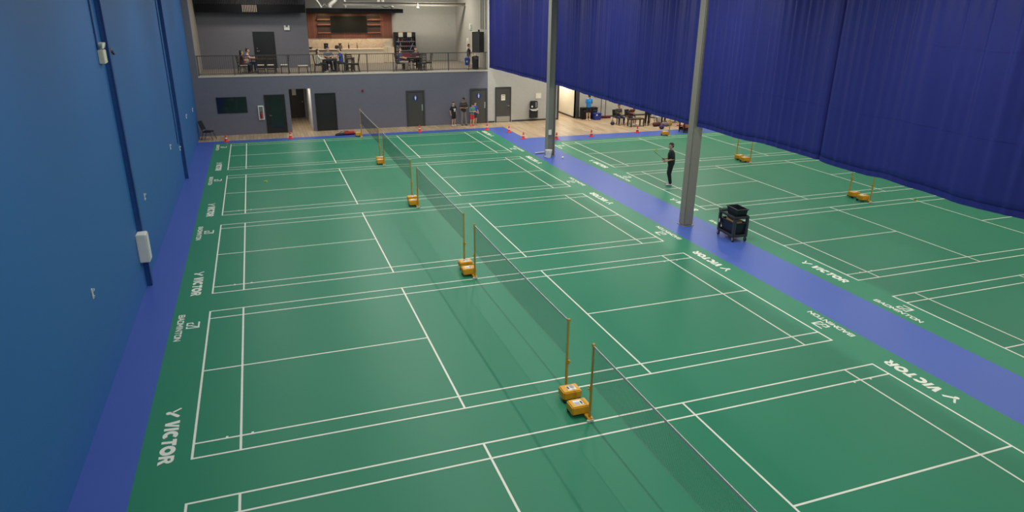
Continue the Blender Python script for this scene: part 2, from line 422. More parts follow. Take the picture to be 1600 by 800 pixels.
m = MB(); m.box(2.16,2.78,F-.036,F-.028,.28,1.93); m.build('pane', GLASSD, fr)
m = MB(); m.cyl((2.1,F-.03,1.0),(2.1,F-.09,1.0),.015); m.bar((2.1,F-.085,1.0),(2.21,F-.085,1.0),.02); m.build('door_handle', STEEL, fr)
fr, lf = door_leaf(2, 'plain black door right of the open passage', 4.63, 5.77, 2.13, BLKDOOR, BLKDOOR, .06)
m = MB(); m.cyl((5.63,F-.03,1.0),(5.63,F-.09,1.0),.012); m.bar((5.63,F-.085,1.0),(5.53,F-.085,1.0),.02); m.build('door_handle', BLACKM, fr)
SIGNB = mat('sign_blue', (34,44,120), .5)
def restroom(n, label, x0, x1, female):
    fr, lf = door_leaf(n, label, x0, x1, 2.12, DGREY, FRAMEG, .1)
    c = (x0+x1)/2
    s = MB(); s.cyl((c,F-.03,1.68),(c,F-.042,1.68),.16,n=28); sg = s.build('restroom_sign', SIGNB, fr)
    p = MB(); p.ball((c,F-.044,1.785),.026,(1,.25,1))
    fn = lambda a, b_, t: (c+a, t, 1.68+b_)
    if female: p.prism([(-.02,.07),(.02,.07),(.055,-.035),(.022,-.035),(.022,-.12),(-.022,-.12),(-.022,-.035),(-.055,-.035)], fn, F-.042, F-.047)
    else: p.prism([(-.048,.07),(.048,.07),(.048,-.03),(.03,-.03),(.024,-.12),(-.024,-.12),(-.03,-.03),(-.048,-.03)], fn, F-.042, F-.047)
    p.build('pictogram', WHITE, sg)
    h = MB(); h.box(x1-.2,x1-.12,F-.04,F-.03,.92,1.3); h.build('push_plate', STEEL, fr, bevel=.004)
restroom(3, 'grey restroom door with blue sign in the middle of the grey wall', 9.84, 10.95, False)
restroom(4, 'grey restroom door with blue sign behind the waiting children', 13.77, 14.88, True)
fr, lf = door_leaf(5, 'grey door with paper notice and kick plate in the pale wall', 15.40, 16.44, 2.16, DGREY, FRAMEG, .05)
m = MB(); m.box(15.48,16.36,F-.038,F-.029,.03,.36); m.build('kick_plate', STEEL, fr, bevel=.003)
m = MB(); m.box(15.79,16.05,F-.036,F-.03,1.35,1.70); m.build('notice', PAPER, fr)
m = MB(); m.box(15.82,16.02,F-.0375,F-.035,1.60,1.66); m.box(15.82,16.0,F-.0375,F-.035,1.50,1.53); m.box(15.82,15.96,F-.0375,F-.035,1.43,1.46); m.build('notice_text', mat('faded_print', (150,150,120), .7), fr)
m = MB(); m.cyl((16.29,F-.03,1.02),(16.29,F-.09,1.02),.03); m.bar((16.29,F-.085,1.02),(16.17,F-.085,1.02),.025); m.build('door_handle', STEEL, fr)
# door at the end of the passage
m = MB(); m.box(3.32,4.32,35.62,35.695,0,2.02); d6 = struct(m.build('door_6', mat('brown_black_door', (40,33,30), .5), bevel=.004), 'dark brown door at the end of the left passage', 'door')
m = MB(); m.box(3.62,3.86,35.6,35.62,1.42,1.82); m.build('notice', PAPER, d6)
m = MB(); m.cyl((4.2,35.62,1.0),(4.2,35.56,1.0),.03); m.build('door_handle', STEEL, d6)
# extinguisher cabinet
t = thing('extinguisher_cabinet', 'white extinguisher cabinet on the grey wall beside the glass door', 'cabinet', (1.67,F,.78))
m = MB(); m.box(-.15,.15,-.06,0,0,.78); m.build('cabinet_frame', WHITE, t, bevel=.006)
m = MB(); m.box(-.105,.105,-.066,-.058,.06,.72); m.build('cabinet_window', mat('cabinet_glass', (120,118,116), .15), t)
m = MB(); m.cyl((0,-.07,.08),(0,-.07,.3),.05,n=16); m.ball((0,-.07,.3),.05); m.cyl((0,-.07,.33),(0,-.07,.42),.018); m.build('extinguisher', mat('extinguisher_red', (178,24,28), .35), t, smooth=False)
m = MB(); m.bar((-.03,-.075,.42),(.06,-.075,.46),.02); m.path([(0,-.075,.42),(-.05,-.08,.38),(-.055,-.08,.2)],.01); m.build('hose', BLACKP, t)
t = thing('fire_alarm', 'small red fire alarm sounder high on the grey wall', 'alarm', (7.31,F,2.2))
m = MB(); m.box(-.06,.06,-.05,0,-.06,.07); m.build('alarm_body', mat('alarm_red', (150,34,36), .4), t, bevel=.01)
m = MB(); m.cyl((0,-.05,0),(0,-.065,0),.04); m.build('alarm_grille', mat('alarm_dark', (84,20,24), .5), t)
# paper dispenser and notice on the pale wall
t = thing('paper_dispenser', 'black paper towel dispenser with waste bin on pale wall', 'dispenser', (17.93,F-.02,.2))
m = MB(); m.box(-.26,.26,-.2,0,0,.52); m.build('waste_bin', BLACKP, t, bevel=.02)
m = MB(); m.box(-.24,.24,-.22,0,.6,1.06); m.build('dispenser_body', BLACKP, t, bevel=.04)
m = MB(); m.box(.06,.18,-.226,-.2,.66,1.0); m.build('dispenser_panel', mat('grey_panel', (120,120,118), .4), t, bevel=.006)
m = MB(); m.box(-.2,-.1,-.226,-.2,.66,.78); m.build('dispenser_label', WHITE, t)
m = MB(); m.add([(-.28,-.23,.53),(.3,-.23,.55),(.34,-.1,.5),(.3,0,.57),(-.26,0,.55),(.12,-.26,.44),(-.12,-.26,.46),(0,-.1,.59)], [(0,6,5,1,7),(1,2,7),(2,3,7),(3,4,7),(4,0,7)])
m.build('liner_bag', mat('plastic_film', (176,174,170), .4), t)
t = thing('wall_notice', 'pale notice in clear frame above the paper dispenser', 'notice', (18.28,F,1.36))
m = MB(); m.box(-.2,.2,-.02,0,0,.36); m.build('notice_board', CREAM, t, bevel=.005)
m = MB(); m.box(-.15,.15,-.024,-.018,.05,.31); m.build('notice_sheet', PAPER, t)
t = thing('wall_thermostat', 'small pale control box on the wall beside the corridor', 'control box', (19.3,F,1.0))
m = MB(); m.box(-.12,.16,-.07,0,0,.55); m.build('box_body', mat('control_grey', (196,192,184), .5), t, bevel=.01)
m = MB(); m.box(-.02,.1,-.08,-.07,.3,.45); m.build('box_window', DGREY, t)

# ------------------------------------------------------------------ things on the left wall
WX = -1.62
def pilaster(y, label):
    m = MB(); m.box(WX,WX+.12,y,y+.16,0,CEIL); m.box(WX+.10,WX+.13,y-.01,y+.17,0,CEIL)
    return tag(m.build('wall_column', COLB, bevel=.004), label, 'column')
pilaster(8.3, 'shade-darkened blue steel column on the left wall behind the white box')
pilaster(20.5, 'shade-darkened blue steel column on the left wall nearer the grey wall')
def conduit(y, z0, label, r=.018):
    m = MB(); m.path([(WX+r+.004,y,z0),(WX+r+.004,y,CEIL)], r)
    for z in (z0+.4, (z0+CEIL)/2, CEIL-.5): m.box(WX,WX+.03,y-.04,y+.04,z-.015,z+.015)
    tag(m.build('conduit', COLB, smooth=False), label, 'conduit')
conduit(7.66, 6.0, 'thin dark conduit dropping to the cream emergency light')
conduit(8.58, 1.3, 'long thin conduit beside the left wall column down to the white box', .02)
conduit(19.75, 1.6, 'thin conduit beside the farther left wall column')
t = thing('emergency_light', 'cream emergency light with two lamp heads high on the blue wall', 'emergency light', (WX,7.80,5.72))
m = MB(); m.box(0,.12,-.17,.17,0,.30); m.build('battery_box', CREAM, t, bevel=.012)
for dy in (-.08, .08):
    m = MB(); m.cyl((.06,dy,.30),(.06,dy,.35),.012); m.cyl((.03,dy,.41),(.13,dy+dy*.2,.39),.05,.068,n=16); h = m.build('lamp_head', CREAM, t)
    m = MB(); m.cyl((.128,dy+dy*.2,.3905),(.135,dy+dy*.22,.389),.06,n=16); m.build('lens', mat('lens_clear', (240,236,220), .15), h)
t = thing('wall_camera', 'small dark camera on the blue wall right of the emergency light', 'camera', (WX,9.25,5.88))
m = MB(); m.box(0,.025,-.045,.045,0,.11); m.build('mount', STEELGREY, t, bevel=.005)
m = MB(); m.cyl((.02,0,.03),(.07,-.02,-.07),.032,.028); m.build('camera_body', BLACKP, t)
t = thing('wall_box', 'white tall equipment box mounted on the left wall column', 'equipment box', (WX,7.98,.78))
m = MB(); m.box(0,.24,-.06,.30,0,.74); m.build('box_body', WHITE, t, bevel=.015)
m = MB(); m.box(.24,.25,-.03,.27,.03,.71); m.build('box_door', mat('white_panel', (214,213,208), .4), t, bevel=.005)
t = thing('outlet_box', 'small cream outlet box beside the white wall box', 'outlet', (WX,9.0,1.08))
m = MB(); m.box(0,.09,-.06,.1,0,.2); m.build('outlet_body', CREAM, t, bevel=.01)
m = MB(); m.box(.09,.1,-.03,.07,.05,.15); m.build('outlet_cover', STEEL, t)
hk = None
for (y, z, lab) in ((3.02,1.98,'white racket hook on the blue wall nearest the viewer'), (10.2,1.95,'white racket hook on the blue wall just past the white box'), (17.3,1.98,'white racket hook on the blue wall before the farther column'),
                    (20.2,1.36,'pale cup hook low beside the farther left column'), (24.6,2.0,'white racket hook between the farther column and grey wall'), (28.1,1.8,'white racket hook nearest the grey wall')):
    if hk is None:
        t = hk = thing('wall_hook', lab, 'hook', (WX,y,z), 0, 'hooks along the blue wall')
        m = MB(); m.box(0,.02,-.025,.025,-.12,.08); m.build('back_plate', WHITE, t, bevel=.004)
        m = MB(); m.path([(.01,0,.04),(.04,0,.03),(.05,0,.05),(.045,0,.08)], .011); m.build('prong', WHITE, t)
        m = MB(); m.path([(.01,0,-.07),(.03,0,-.08),(.035,0,-.06)], .01); m.build('prong', WHITE, t)
    else: dup(hk, (WX,y,z), 0, lab)

# ------------------------------------------------------------------ big steel columns and curtain
def hcolumn(x0, x1, y0, y1, label):
    m = MB(); t_ = .025; yc = (y0+y1)/2
    m.box(x0,x0+t_,y0,y1,0,CEIL); m.box(x1-t_,x1,y0,y1,0,CEIL); m.box(x0+t_,x1-t_,yc-.012,yc+.012,0,CEIL); m.box(x0-.03,x1+.03,y0-.03,y1+.03,0,.015)
    return m
t = thing('steel_column', 'grey steel column standing left of the utility cart', 'column', (0,0,0))
m = MB(); m.box(14.86,15.22,8.36,8.70,0.015,CEIL); m.build('shaft', STEELGREY, t, bevel=.03)
m = MB(); m.box(14.83,15.25,8.33,8.73,0,.015); m.build('base_plate', STEELGREY, t)
t = thing('steel_column', 'grey steel H column at the wood floor with white bucket', 'column', (0,0,0))
hcolumn(14.72,15.10,20.2,20.55,'').build('shaft', mat('blue_grey_steel', (134,132,124), .5), t)
m = MB(); m.box(14.745,14.9,20.19,20.2,1.05,1.3); m.build('paper_tag', PAPER, t)
CURT = mat('navy_curtain_vinyl', (36,43,117), .5, noise=(33,39,107), scale=1.2, spec=.25)
CX0 = 14.95
HEM = [(-7,3.41),(-2.34,3.425),(-1.72,3.397),(-1.03,3.379),(.05,3.415),(.84,3.441),(1.46,3.402),(2.49,3.413),(3.0,3.444),(3.9,3.447),(4.88,3.468),(6.0,3.407),(7.06,3.411),(7.94,3.422),(8.8,3.393),(9.82,3.393),(10.65,3.387),(12.01,3.407),(12.99,3.412),(14.04,3.394),(14.65,3.428),(15.46,3.414),(16.5,3.418),(17.69,3.441),(19.1,3.464),(20.87,3.433),(22.47,3.419),(24.6,3.4),(27.2,3.393),(29.52,3.364),(31,3.36)]
rc = random.Random(11)
ph = [rc.uniform(0, 6.28) for _ in range(8)]
def fold(y, z):
    """depth of the folds: gathered tighter far away, hanging flatter near the hem"""
    g = max(0, min(1, (y-3)/16)); hz = max(0, min(1, (z-3.3)/4.5))
    t1 = y*(12.5+3*g)+ph[0]+2.2*math.sin(y*.9+ph[1]); w1 = math.sin(t1+.7*math.sin(t1))
    t2 = y*27+ph[2]+2.6*math.sin(y*.61+ph[3]); w2 = math.sin(t2)
    w3 = math.sin(y*3.1+ph[4]+.9*math.sin(y*1.1))
    k = .35+.65*(.5+.5*math.sin(y*.83+ph[5]))
    return (.011+.044*hz+.022*hz*(1-g))*(1.0*w1*k)+(.004+.009*hz+.003*g)*w2*(1-.6*k)+(.022+.03*hz)*w3
def curtain(ya, yb, label):
    n = max(8, int((yb-ya)/.026)); zs = [.27*i for i in range(20)]
    def hem(y):
        for (a, za), (b_, zb) in zip(HEM[:-1], HEM[1:]):
            if a <= y <= b_:
                q = (y-a)/(b_-a); q = q*q*(3-2*q); return za+(zb-za)*q
        return 3.41
    def X(y, z):
        d = min(y-ya, yb-y); c = max(0, 1-d/.07)
        return CX0+fold(y, z)+.09*c*c
    Y = [ya+(yb-ya)*i/n for i in range(n+1)]
    def sheet(levels, off, th, top_last=False):
        m = MB(); nz = len(levels)
        front = []
        for y in Y:
            for k, dz in enumerate(levels):
                z = hem(y)+dz
                if top_last and k == nz-1: z = CEIL
                front.append((X(y, z)-off, y, z))
        N = len(front); f = []
        for i in range(n):
            for k in range(nz-1):
                a = i*nz+k; f.append((a, a+nz, a+nz+1, a+1)); f.append((N+a, N+a+1, N+a+nz+1, N+a+nz))
            a = i*nz; f.append((a, N+a, N+a+nz, a+nz)); a = i*nz+nz-1; f.append((a, a+nz, N+a+nz, N+a))
        for i in (0, n):
            for k in range(nz-1):
                a = i*nz+k; f.append((a, a+1, N+a+1, N+a))
        m.add(front+[(q[0]+th, q[1], q[2]) for q in front], f)
        return m
    t = thing('curtain_panel', label, 'curtain', (0,0,0), 0, 'blue divider curtain panels')
    sheet(zs, 0, .006, True).build('curtain_sheet', CURT, t, smooth=True)
    sheet([-.004,.03,.12], .008, .0075).build('hem', CURT, t)
    for dz in (1.35, 2.97): sheet([dz,dz+.05], .005, .0045).build('welded_seam', CURT, t)
    return t
curtain(-6.5, 2.966, 'navy hanging curtain panel nearest the viewer, right of the dark seam')
curtain(2.962, 8.34, 'navy hanging curtain panel between the near column and the dark seam')
curtain(8.73, 14.53, 'navy hanging curtain panel just left of the near column')
curtain(14.526, 20.17, 'navy hanging curtain panel right of the far H column')
curtain(20.58, 30.2, 'navy hanging curtain panel gathered between far column and end wall')

# ------------------------------------------------------------------ net posts and nets
post0 = None
def make_post(label, sx=-.10):
    t = thing('net_post', label, 'net post', (0,0,0), 0, 'net posts')
    m = MB(); m.cyl((0,0,.03),(0,0,1.55),.02,n=14); m.cyl((0,0,.03),(0,0,.75),.026,n=14); m.build('pole', POLEM, t, smooth=False)
    m = MB(); m.cyl((-.018,0,1.545),(.018,0,1.545),.022,n=14); m.box(-.024,.024,-.024,.024,1.51,1.56); m.build('pulley_head', POLEM, t)
    m = MB(); m.box(-.03,.0,.0,.05,.62,.7); m.cyl((-.03,.02,.66),(-.06,.02,.66),.012); m.build('tension_winder', YEL, t)
    b_ = MB(); b_.cbox((sx,.27,.15), (.37,.29,.17)); bx = b_.build('weight_box', YEL, t, bevel=.02)
    s = MB(); s.box(sx-.10,sx+.07,.19,.35,.2345,.2375); s.build('label_sheet', mat('label_white', (232,230,222), .5), bx)
    s = MB()
    for yy in (.2,.23,.26): s.box(sx-.09,sx+.01,yy+.01,yy+.022,.2374,.2382)
    s.box(sx+.025,sx+.06,.21,.31,.2374,.2382); s.build('label_print', mat('print_dark', (60,60,66), .6), bx)
    m = MB(); m.box(-.05,.05,-.05,.14,.03,.075); m.build('tongue', YEL, t, bevel=.006)
    m = MB(); m.box(-.075,.055,-.075,-.03,0,.05); m.build('rubber_foot', mat('foot_white', (220,212,196), .5), t, bevel=.006)
    for xx in (sx-.15, sx+.15):
        w = MB(); w.cyl((xx-.018,.38,.045),(xx+.018,.38,.045),.045,n=16); w.box(xx-.022,xx+.022,.35,.38,.04,.08); w.build('wheel', BLACKP, t)
    return t
def post(x, y, rz, label, group='net posts'):
    global post0
    if post0 is None: post0 = {}
    if rz not in post0:
        p = post0[rz] = make_post(label, -.10 if rz == 0 else .04); p.location = (x,y,0); p.rotation_euler = (0,0,rz); return p
    return dup(post0[rz], (x,y,0), rz, label)
ordn = ['nearest', 'second', 'third', 'fourth', 'farthest']
NX = 6.75
post(NX, 1*0-1.09, 0, 'yellow net post with weight box, nearest the viewer on the left courts')
pl = [(1, -.03, PI, 'yellow net post standing just behind the nearest left court post'), (1, 6.13, 0, 'yellow net post at the far end of the second net'),
      (2, -.03, PI, 'yellow net post at the near end of the third net'), (2, 6.13, 0, 'yellow net post at the far end of the third net'),
      (3, -.03, PI, 'yellow net post at the near end of the fourth net'), (3, 6.13, 0, 'yellow net post at the far end of the fourth net'),
      (4, -.03, PI, 'yellow net post at the near end of the farthest net'), (4, 6.13, 0, 'yellow net post beside the red and black bag at the grey wall')]
for k, dy, rz, lab in pl: post(NX, (k-1)*PITCHY+dy, rz, lab)
XR = X2+6.7
for y, rz, lab in ((Y2+PITCHY+6.13, 0, 'yellow post beyond the curtain, nearer of the two posts right of the cart'), (Y2+2*PITCHY-.03, PI, 'yellow post beyond the curtain, farther of the two posts right of the cart'),
                   (Y2+2*PITCHY+6.13, 0, 'yellow post beyond the player, nearer of its pair under the curtain hem'), (Y2+3*PITCHY-.03, PI, 'yellow post beyond the player, farther of its pair under the curtain hem'),
                   (Y2+3*PITCHY+6.13, 0, 'yellow weighted post at the blue strip in front of the seated group')):
    post(XR, y, rz, lab)
NETM = mat('net_twine_brown', (62,44,40), .8)
TAPE = mat('net_tape_white', (206,202,196), .6)
def net(y0, y1, label):
    t = thing('badminton_net', label, 'net', (NX,(y0+y1)/2,0), 0, 'badminton nets')
    h = (y1-y0)/2
    sag = lambda y: 1.53-.022*(1-(y/h)**2)
    m = MB(); ys = [ -h+2*h*i/24 for i in range(25)]
    for a, b_ in zip(ys[:-1], ys[1:]): m.bar((0,a,sag(a)-.02),(0,b_,sag(b_)-.02),.012,.04)
    m.path([(0,-h-.06,1.545),(0,-h,1.53)],.004); m.path([(0,h,1.53),(0,h+.06,1.545)],.004)
    m.build('top_tape', TAPE, t)
    m = MB(); r = .00078
    nv = int(2*h/.022)
    for i in range(nv+1):
        y = -h+2*h*i/nv; m.cyl((0,y,sag(y)-.76),(0,y,sag(y)-.03),r,n=3,caps=False)
    for j in range(1, 34):
        dz = .03+.73*j/34
        for a, b_ in zip(ys[:-1:4]+[ys[-1]], ys[4::4]+[ys[-1]]):
            if a < b_: m.cyl((0,a,sag(a)-dz),(0,b_,sag(b_)-dz),r,n=3,caps=False)
    m.build('mesh', NETM, t)
    m = MB(); pts = [(0,y,sag(y)-.765) for y in ys]; m.path(pts,.004,6)
    for e in (-h, h): m.path([(0,e,.28 if e < 0 else .45),(0,e,sag(e)-.04)],.0035,6)
    m.build('edge_cord', mat('cord_grey', (150,170,152), .7), t)
    return t
net(-PITCHY+.02, -PITCHY+6.10, 'badminton net nearest the viewer, running out of the frame at the bottom')
net(0.03, 6.07, 'second badminton net, between the nearest post pair and the next')
net(PITCHY+.03, PITCHY+6.07, 'third badminton net, in the middle of the row')
net(2*PITCHY+.03, 2*PITCHY+6.07, 'fourth badminton net counted from the viewer')
net(3*PITCHY+.03, 3*PITCHY+6.07, 'farthest badminton net before the grey wall')
post(NX, -PITCHY-.03, PI, 'yellow net post below the bottom edge of the view')
# ------------------------------------------------------------------ cones, bucket, bag and other floor things
ORANGE = mat('cone_orange', (236,64,40), .5)
cone0 = None
for x, y, lab in ((-.23,28.5,'orange cone in the left corner near the black chair'), (3.03,28.5,'orange cone in front of the left passage'), (10.19,28.55,'orange cone in front of the middle restroom door'),
                  (14.1,28.0,'orange cone in front of the children, at the corner of the green mat'), (15.1,26.95,'orange cone in front of the pale grey wall door'), (15.18,24.8,'orange cone at the corner where wood meets the blue aisle'),
                  (16.92,24.2,'orange cone just right of the far H column'), (19.15,24.4,'orange cone in front of the woman in the blue shirt'), (22.3,24.75,'orange cone in front of the seated group')):
    if cone0 is None:
        cone0 = t = thing('traffic_cone', lab, 'cone', (x,y,0), 0, 'small orange cones')
        m = MB(); m.cbox((0,0,.012), (.25,.25,.024)); m.build('base', ORANGE, t, bevel=.008)
        m = MB(); m.lathe([(.10,.02),(.085,.05),(.026,.37),(.016,.38)], n=20); m.build('cone_body', ORANGE, t, smooth=False)
        m = MB(); m.lathe([(.066,.165),(.066,.17),(.0565,.225),(.0555,.225)], n=20); m.build('highlight_band', mat('highlight_white', (238,226,214), .4), t)  # white ring stands in for the sheen on the cone, a painted highlight
    else: dup(cone0, (x,y,0), 0, lab)
t = thing('bucket', 'white bucket of shuttlecocks at the foot of the far H column', 'bucket', (14.66,19.92,0))
m = MB(); m.lathe([(.11,0),(.115,.01),(.165,.36),(.172,.36),(.172,.375),(.155,.375),(.15,.34),(.105,.02),(0.001,.02)], n=24); m.build('bucket_body', WHITE, t, smooth=False)
m = MB(); m.path([(-.172,0,.35),(-.13,-.12,.25),(0,-.17,.2),(.13,-.12,.25),(.172,0,.35)],.004); m.build('bail_handle', STEEL, t)
t = thing('broom', 'pale push broom lying behind the far H column', 'broom', (14.95,20.95,0), .15)
m = MB(); m.box(-.62,-.05,-.04,.04,.03,.07); m.build('broom_head', mat('pale_broom', (206,208,214), .5), t, bevel=.01)
m = MB(); m.box(-.6,-.07,-.035,.035,0,.035); m.build('bristles', mat('bristle_grey', (96,98,108), .8), t)
m = MB(); m.cyl((-.3,0,.06),(.62,.12,.03),.014); m.build('broom_handle', mat('broom_grey', (150,152,160), .5), t)
FEA = mat('feather_white', (236,236,230), .6)
CORK = mat('cork_white', (226,216,196), .6)
def shuttle(label, loc, rot, feather=FEA, s=1.0):
    t = thing('shuttlecock', label, 'shuttlecock', loc); t.rotation_euler = rot
    m = MB(); m.ball((0,0,.012*s),.0135*s); m.build('cork', CORK, t, smooth=True)
    m = MB()
    for i in range(16):
        a = 2*PI*i/16; m.bar((.012*s*math.cos(a),.012*s*math.sin(a),.02*s),(.033*s*math.cos(a),.033*s*math.sin(a),.085*s),.013*s,.002)
    m.build('feathers', feather, t); return t
NEON = mat('neon_yellow', (214,236,60), .5)
shuttle('white shuttlecock on the blue floor left of the bucket', (14.52,20.1,.033), (PI/2,0,.6), s=1.3)
shuttle('lone shuttlecock on the blue aisle right of the bucket', (15.21,19.55,.035), (PI/2,0,2.2), s=1.3)
shuttle('yellow shuttlecock lying on the fourth left court', (1.5,18.95,.035), (PI/2,0,1.2), NEON, 1.4)
shuttle('yellow shuttlecock on the sideline beyond the curtain, at right', (25.45,8.5,.035), (PI/2,0,-.6), NEON, 1.4)
# sports bag by the far post
t = thing('sports_bag', 'black and red racket bag lying by the farthest net post', 'bag', (5.98,28.75,0), .1)
m = MB()
for p in range(9):
    pass
m.add(*(lambda v, f: (v, f))([(-.5,-.14,0),(.5,-.14,0),(.62,.0,0),(.5,.16,0),(-.5,.16,0),(-.6,0,0),(-.46,-.10,.12),(.45,-.10,.16),(.56,0,.10),(.45,.11,.16),(-.46,.11,.12),(-.55,0,.06)],
      [(5,4,3,2,1,0),(6,7,8,9,10,11),(0,1,7,6),(1,2,8,7),(2,3,9,8),(3,4,10,9),(4,5,11,10),(5,0,6,11)]))
m.build('bag_body', BLACKP, t, bevel=.03, smooth=True)
m = MB(); m.add([(-.1,-.115,.08),(.55,-.09,.07),(.5,.0,.19),(.42,.11,.175),(-.05,.115,.15),(-.12,0,.17)], [(0,1,2,3,4,5)]); m.add([(-.1,-.118,.02),(.58,-.1,.02),(.55,-.09,.07),(-.1,-.115,.08)], [(0,1,2,3)])
m2 = MB(); m2.cbox((.24,0,.12), (.56,.27,.13)); m2.build('red_panel', mat('bag_red', (206,56,44), .5), t, bevel=.03)
m = MB(); m.path([(-.35,-.02,.1),(-.2,-.05,.22),(.0,-.05,.24),(.2,-.03,.2)],.015); m.build('strap', BLACKP, t)

# ------------------------------------------------------------------ utility cart with tubs
CART = mat('cart_grey_plastic', (52,54,60), .55)
TUB = mat('tub_navy_black', (20,22,32), .45)
CTX, CTY, CTR = 15.70, 6.88, -.06
t = thing('utility_cart', 'dark grey two shelf utility cart on the blue aisle', 'cart', (CTX,CTY,0), CTR)
def tray(z0, z1):
    m = MB(); m.box(-.27,.27,-.46,.46,z0,z0+.02); w = .025
    m.box(-.27,-.27+w,-.46,.46,z0+.02,z1); m.box(.27-w,.27,-.46,.46,z0+.02,z1); m.box(-.27+w,.27-w,-.46,-.46+w,z0+.02,z1); m.box(-.27+w,.27-w,.46-w,.46,z0+.02,z1)
    return m
tray(.15,.24).build('lower_shelf', CART, t, bevel=.01); tray(.76,.84).build('upper_shelf', CART, t, bevel=.01)
for sx in (-.225,.225):
    for sy in (-.415,.415):
        m = MB(); m.box(sx-.045,sx+.045,sy-.045,sy+.045,.23,.765); m.build('corner_post', CART, t, bevel=.012)
        w = MB(); w.cyl((sx-.02,sy,.06),(sx+.02,sy,.06),.06,n=20); c = w.build('caster', BLACKP, t)
        w = MB(); w.box(sx-.03,sx-.022,sy-.03,sy+.03,.05,.15); w.box(sx+.022,sx+.03,sy-.03,sy+.03,.05,.15); w.cyl((sx-.032,sy,.06),(sx+.032,sy,.06),.018); w.build('fork', STEEL, c)
m = MB(); m.path([(-.24,.44,.80),(-.24,.51,.85),(.24,.51,.85),(.24,.44,.80)],.02,10); m.box(-.22,.22,.45,.50,.79,.81); m.build('push_handle', CART, t, bevel=0)
m = MB(); m.ball((-.29,.34,.5),.05,(.4,.5,1.4)); m.build('hanging_tag', WHITE, t)
def tub(cx, cy, z, w, d, h, label, cat='tub'):
    tt = thing('storage_tub', label, cat, (CTX,CTY,z), CTR)
    m = MB(); k = .84; th = .012
    o = [(-w/2*k,-d/2*k,0),(w/2*k,-d/2*k,0),(w/2*k,d/2*k,0),(-w/2*k,d/2*k,0),(-w/2,-d/2,h),(w/2,-d/2,h),(w/2,d/2,h),(-w/2,d/2,h)]
    i = [(x*.93,y*.95,max(z_,.012)) for x, y, z_ in o]
    v = [(x+cx,y+cy,z_) for x, y, z_ in o+i]
    f = [(3,2,1,0),(8,9,10,11)]
    for a, b_ in ((0,1),(1,2),(2,3),(3,0)):
        f += [(a,b_,b_+4,a+4), (a+8,a+12,b_+12,b_+8), (a+4,b_+4,b_+12,a+12)]
    m.add(v, f); m.build('tub_wall', TUB, tt)
    m = MB()
    for x0, x1, y0, y1 in ((-w/2-.02,w/2+.02,-d/2-.025,-d/2+.004),(-w/2-.02,w/2+.02,d/2-.004,d/2+.025),(-w/2-.02,-w/2+.004,-d/2,d/2),(w/2-.004,w/2+.02,-d/2,d/2)): m.box(cx+x0,cx+x1,cy+y0,cy+y1,h-.025,h)
    m.build('tub_rim', TUB, tt, bevel=.005)
    return tt
tub(.03, -.10, .782, .38, .60, .27, 'small black tub standing on top of the utility cart')
tub(0, -.02, .172, .42, .80, .44, 'large navy tub inside the lower shelf of the utility cart')
t = thing('cardboard_pieces', 'folded brown cardboard sticking out of the lower cart tub', 'cardboard', (CTX,CTY,.186), CTR)
m = MB(); m.add([(-.14,-.3,.12),(.14,-.3,.12),(.15,.28,.12),(-.15,.28,.12),(-.15,-.26,.42),(.12,-.30,.44),(.13,.12,.50),(-.12,.2,.47)], [(3,2,1,0),(4,5,6,7),(0,1,5,4),(1,2,6,5),(2,3,7,6),(3,0,4,7)])
m.build('board', mat('cardboard', (186,152,116), .8), t)
for k, (dx, dy) in enumerate(((-.05,.05),(.05,-.02),(.02,-.2),(-.06,-.14))):
    tt = shuttle('white shuttlecock inside the small black tub, %s' % ['back left','right side','front right','front left'][k], (CTX+dx+.03,CTY-.1+dy,.84+.03*(k % 2)), (1.2+k,.3,k*1.3), s=1.3)
m = MB(); m.cyl((15.62,6.75,.84),(15.9,6.62,.98),.03)

# ------------------------------------------------------------------ chairs
WOODD = mat('dark_chair_wood', (52,40,32), .45)
SEATC = mat('cream_seat_pad', (214,200,176), .7)
BLKSEAT = mat('black_seat_pad', (30,29,30), .6)
def make_chair(label, pad, group):
    """faces local -Y"""
    t = thing('dining_chair', label, 'chair', (0,0,0), 0, group)
    m = MB(); m.box(-.21,.21,-.22,.20,.44,.48); m.build('seat', pad, t, bevel=.012)
    m = MB(); m.box(-.20,.20,-.21,.19,.395,.44); m.build('seat_frame', WOODD, t)
    for sx in (-1,1):
        m = MB(); m.bar((sx*.19,-.2,0),(sx*.19,-.195,.42),.038); m.build('leg', WOODD, t)
        m = MB(); m.bar((sx*.19,.235,0),(sx*.19,.19,.44),.036); m.bar((sx*.19,.19,.43),(sx*.19,.275,.98),.036); m.build('leg', WOODD, t)
    m = MB()
    for z, y in ((.60,.217),(.72,.236),(.84,.254)): m.box(-.175,.175,y-.012,y+.012,z,z+.05)
    m.box(-.20,.20,.262,.288,.93,1.0); m.build('backrest', WOODD, t, bevel=.004)
    m = MB(); m.box(-.18,.18,-.205,-.185,.2,.23); m.build('stretcher', WOODD, t)
    m = MB(); m.box(-.18,.18,.2,.22,.2,.23); m.build('stretcher', WOODD, t)
    return t
GG = 'gallery chairs'
ch1 = make_chair('cream padded chair backing onto the railing, left of its twin', SEATC, GG); ch1.location = (1.93,31.45,GZ); ch1.rotation_euler = (0,0,PI)
dup(ch1, (2.45,31.42,GZ), PI, 'cream padded chair backing onto the railing, right of its twin')
dup(ch1, (3.2,31.3,GZ), -PI/2, 'cream padded chair turned sideways, alone beside the backless stool')
dup(ch1, (.98,31.62,GZ), PI/2+.3, 'cream padded chair under the two people at the leftmost gallery table')
ch2 = make_chair('dark ladder back chair under the person in the cream cardigan', BLKSEAT, GG); ch2.location = (5.05,31.35,GZ); ch2.rotation_euler = (0,0,PI/2)
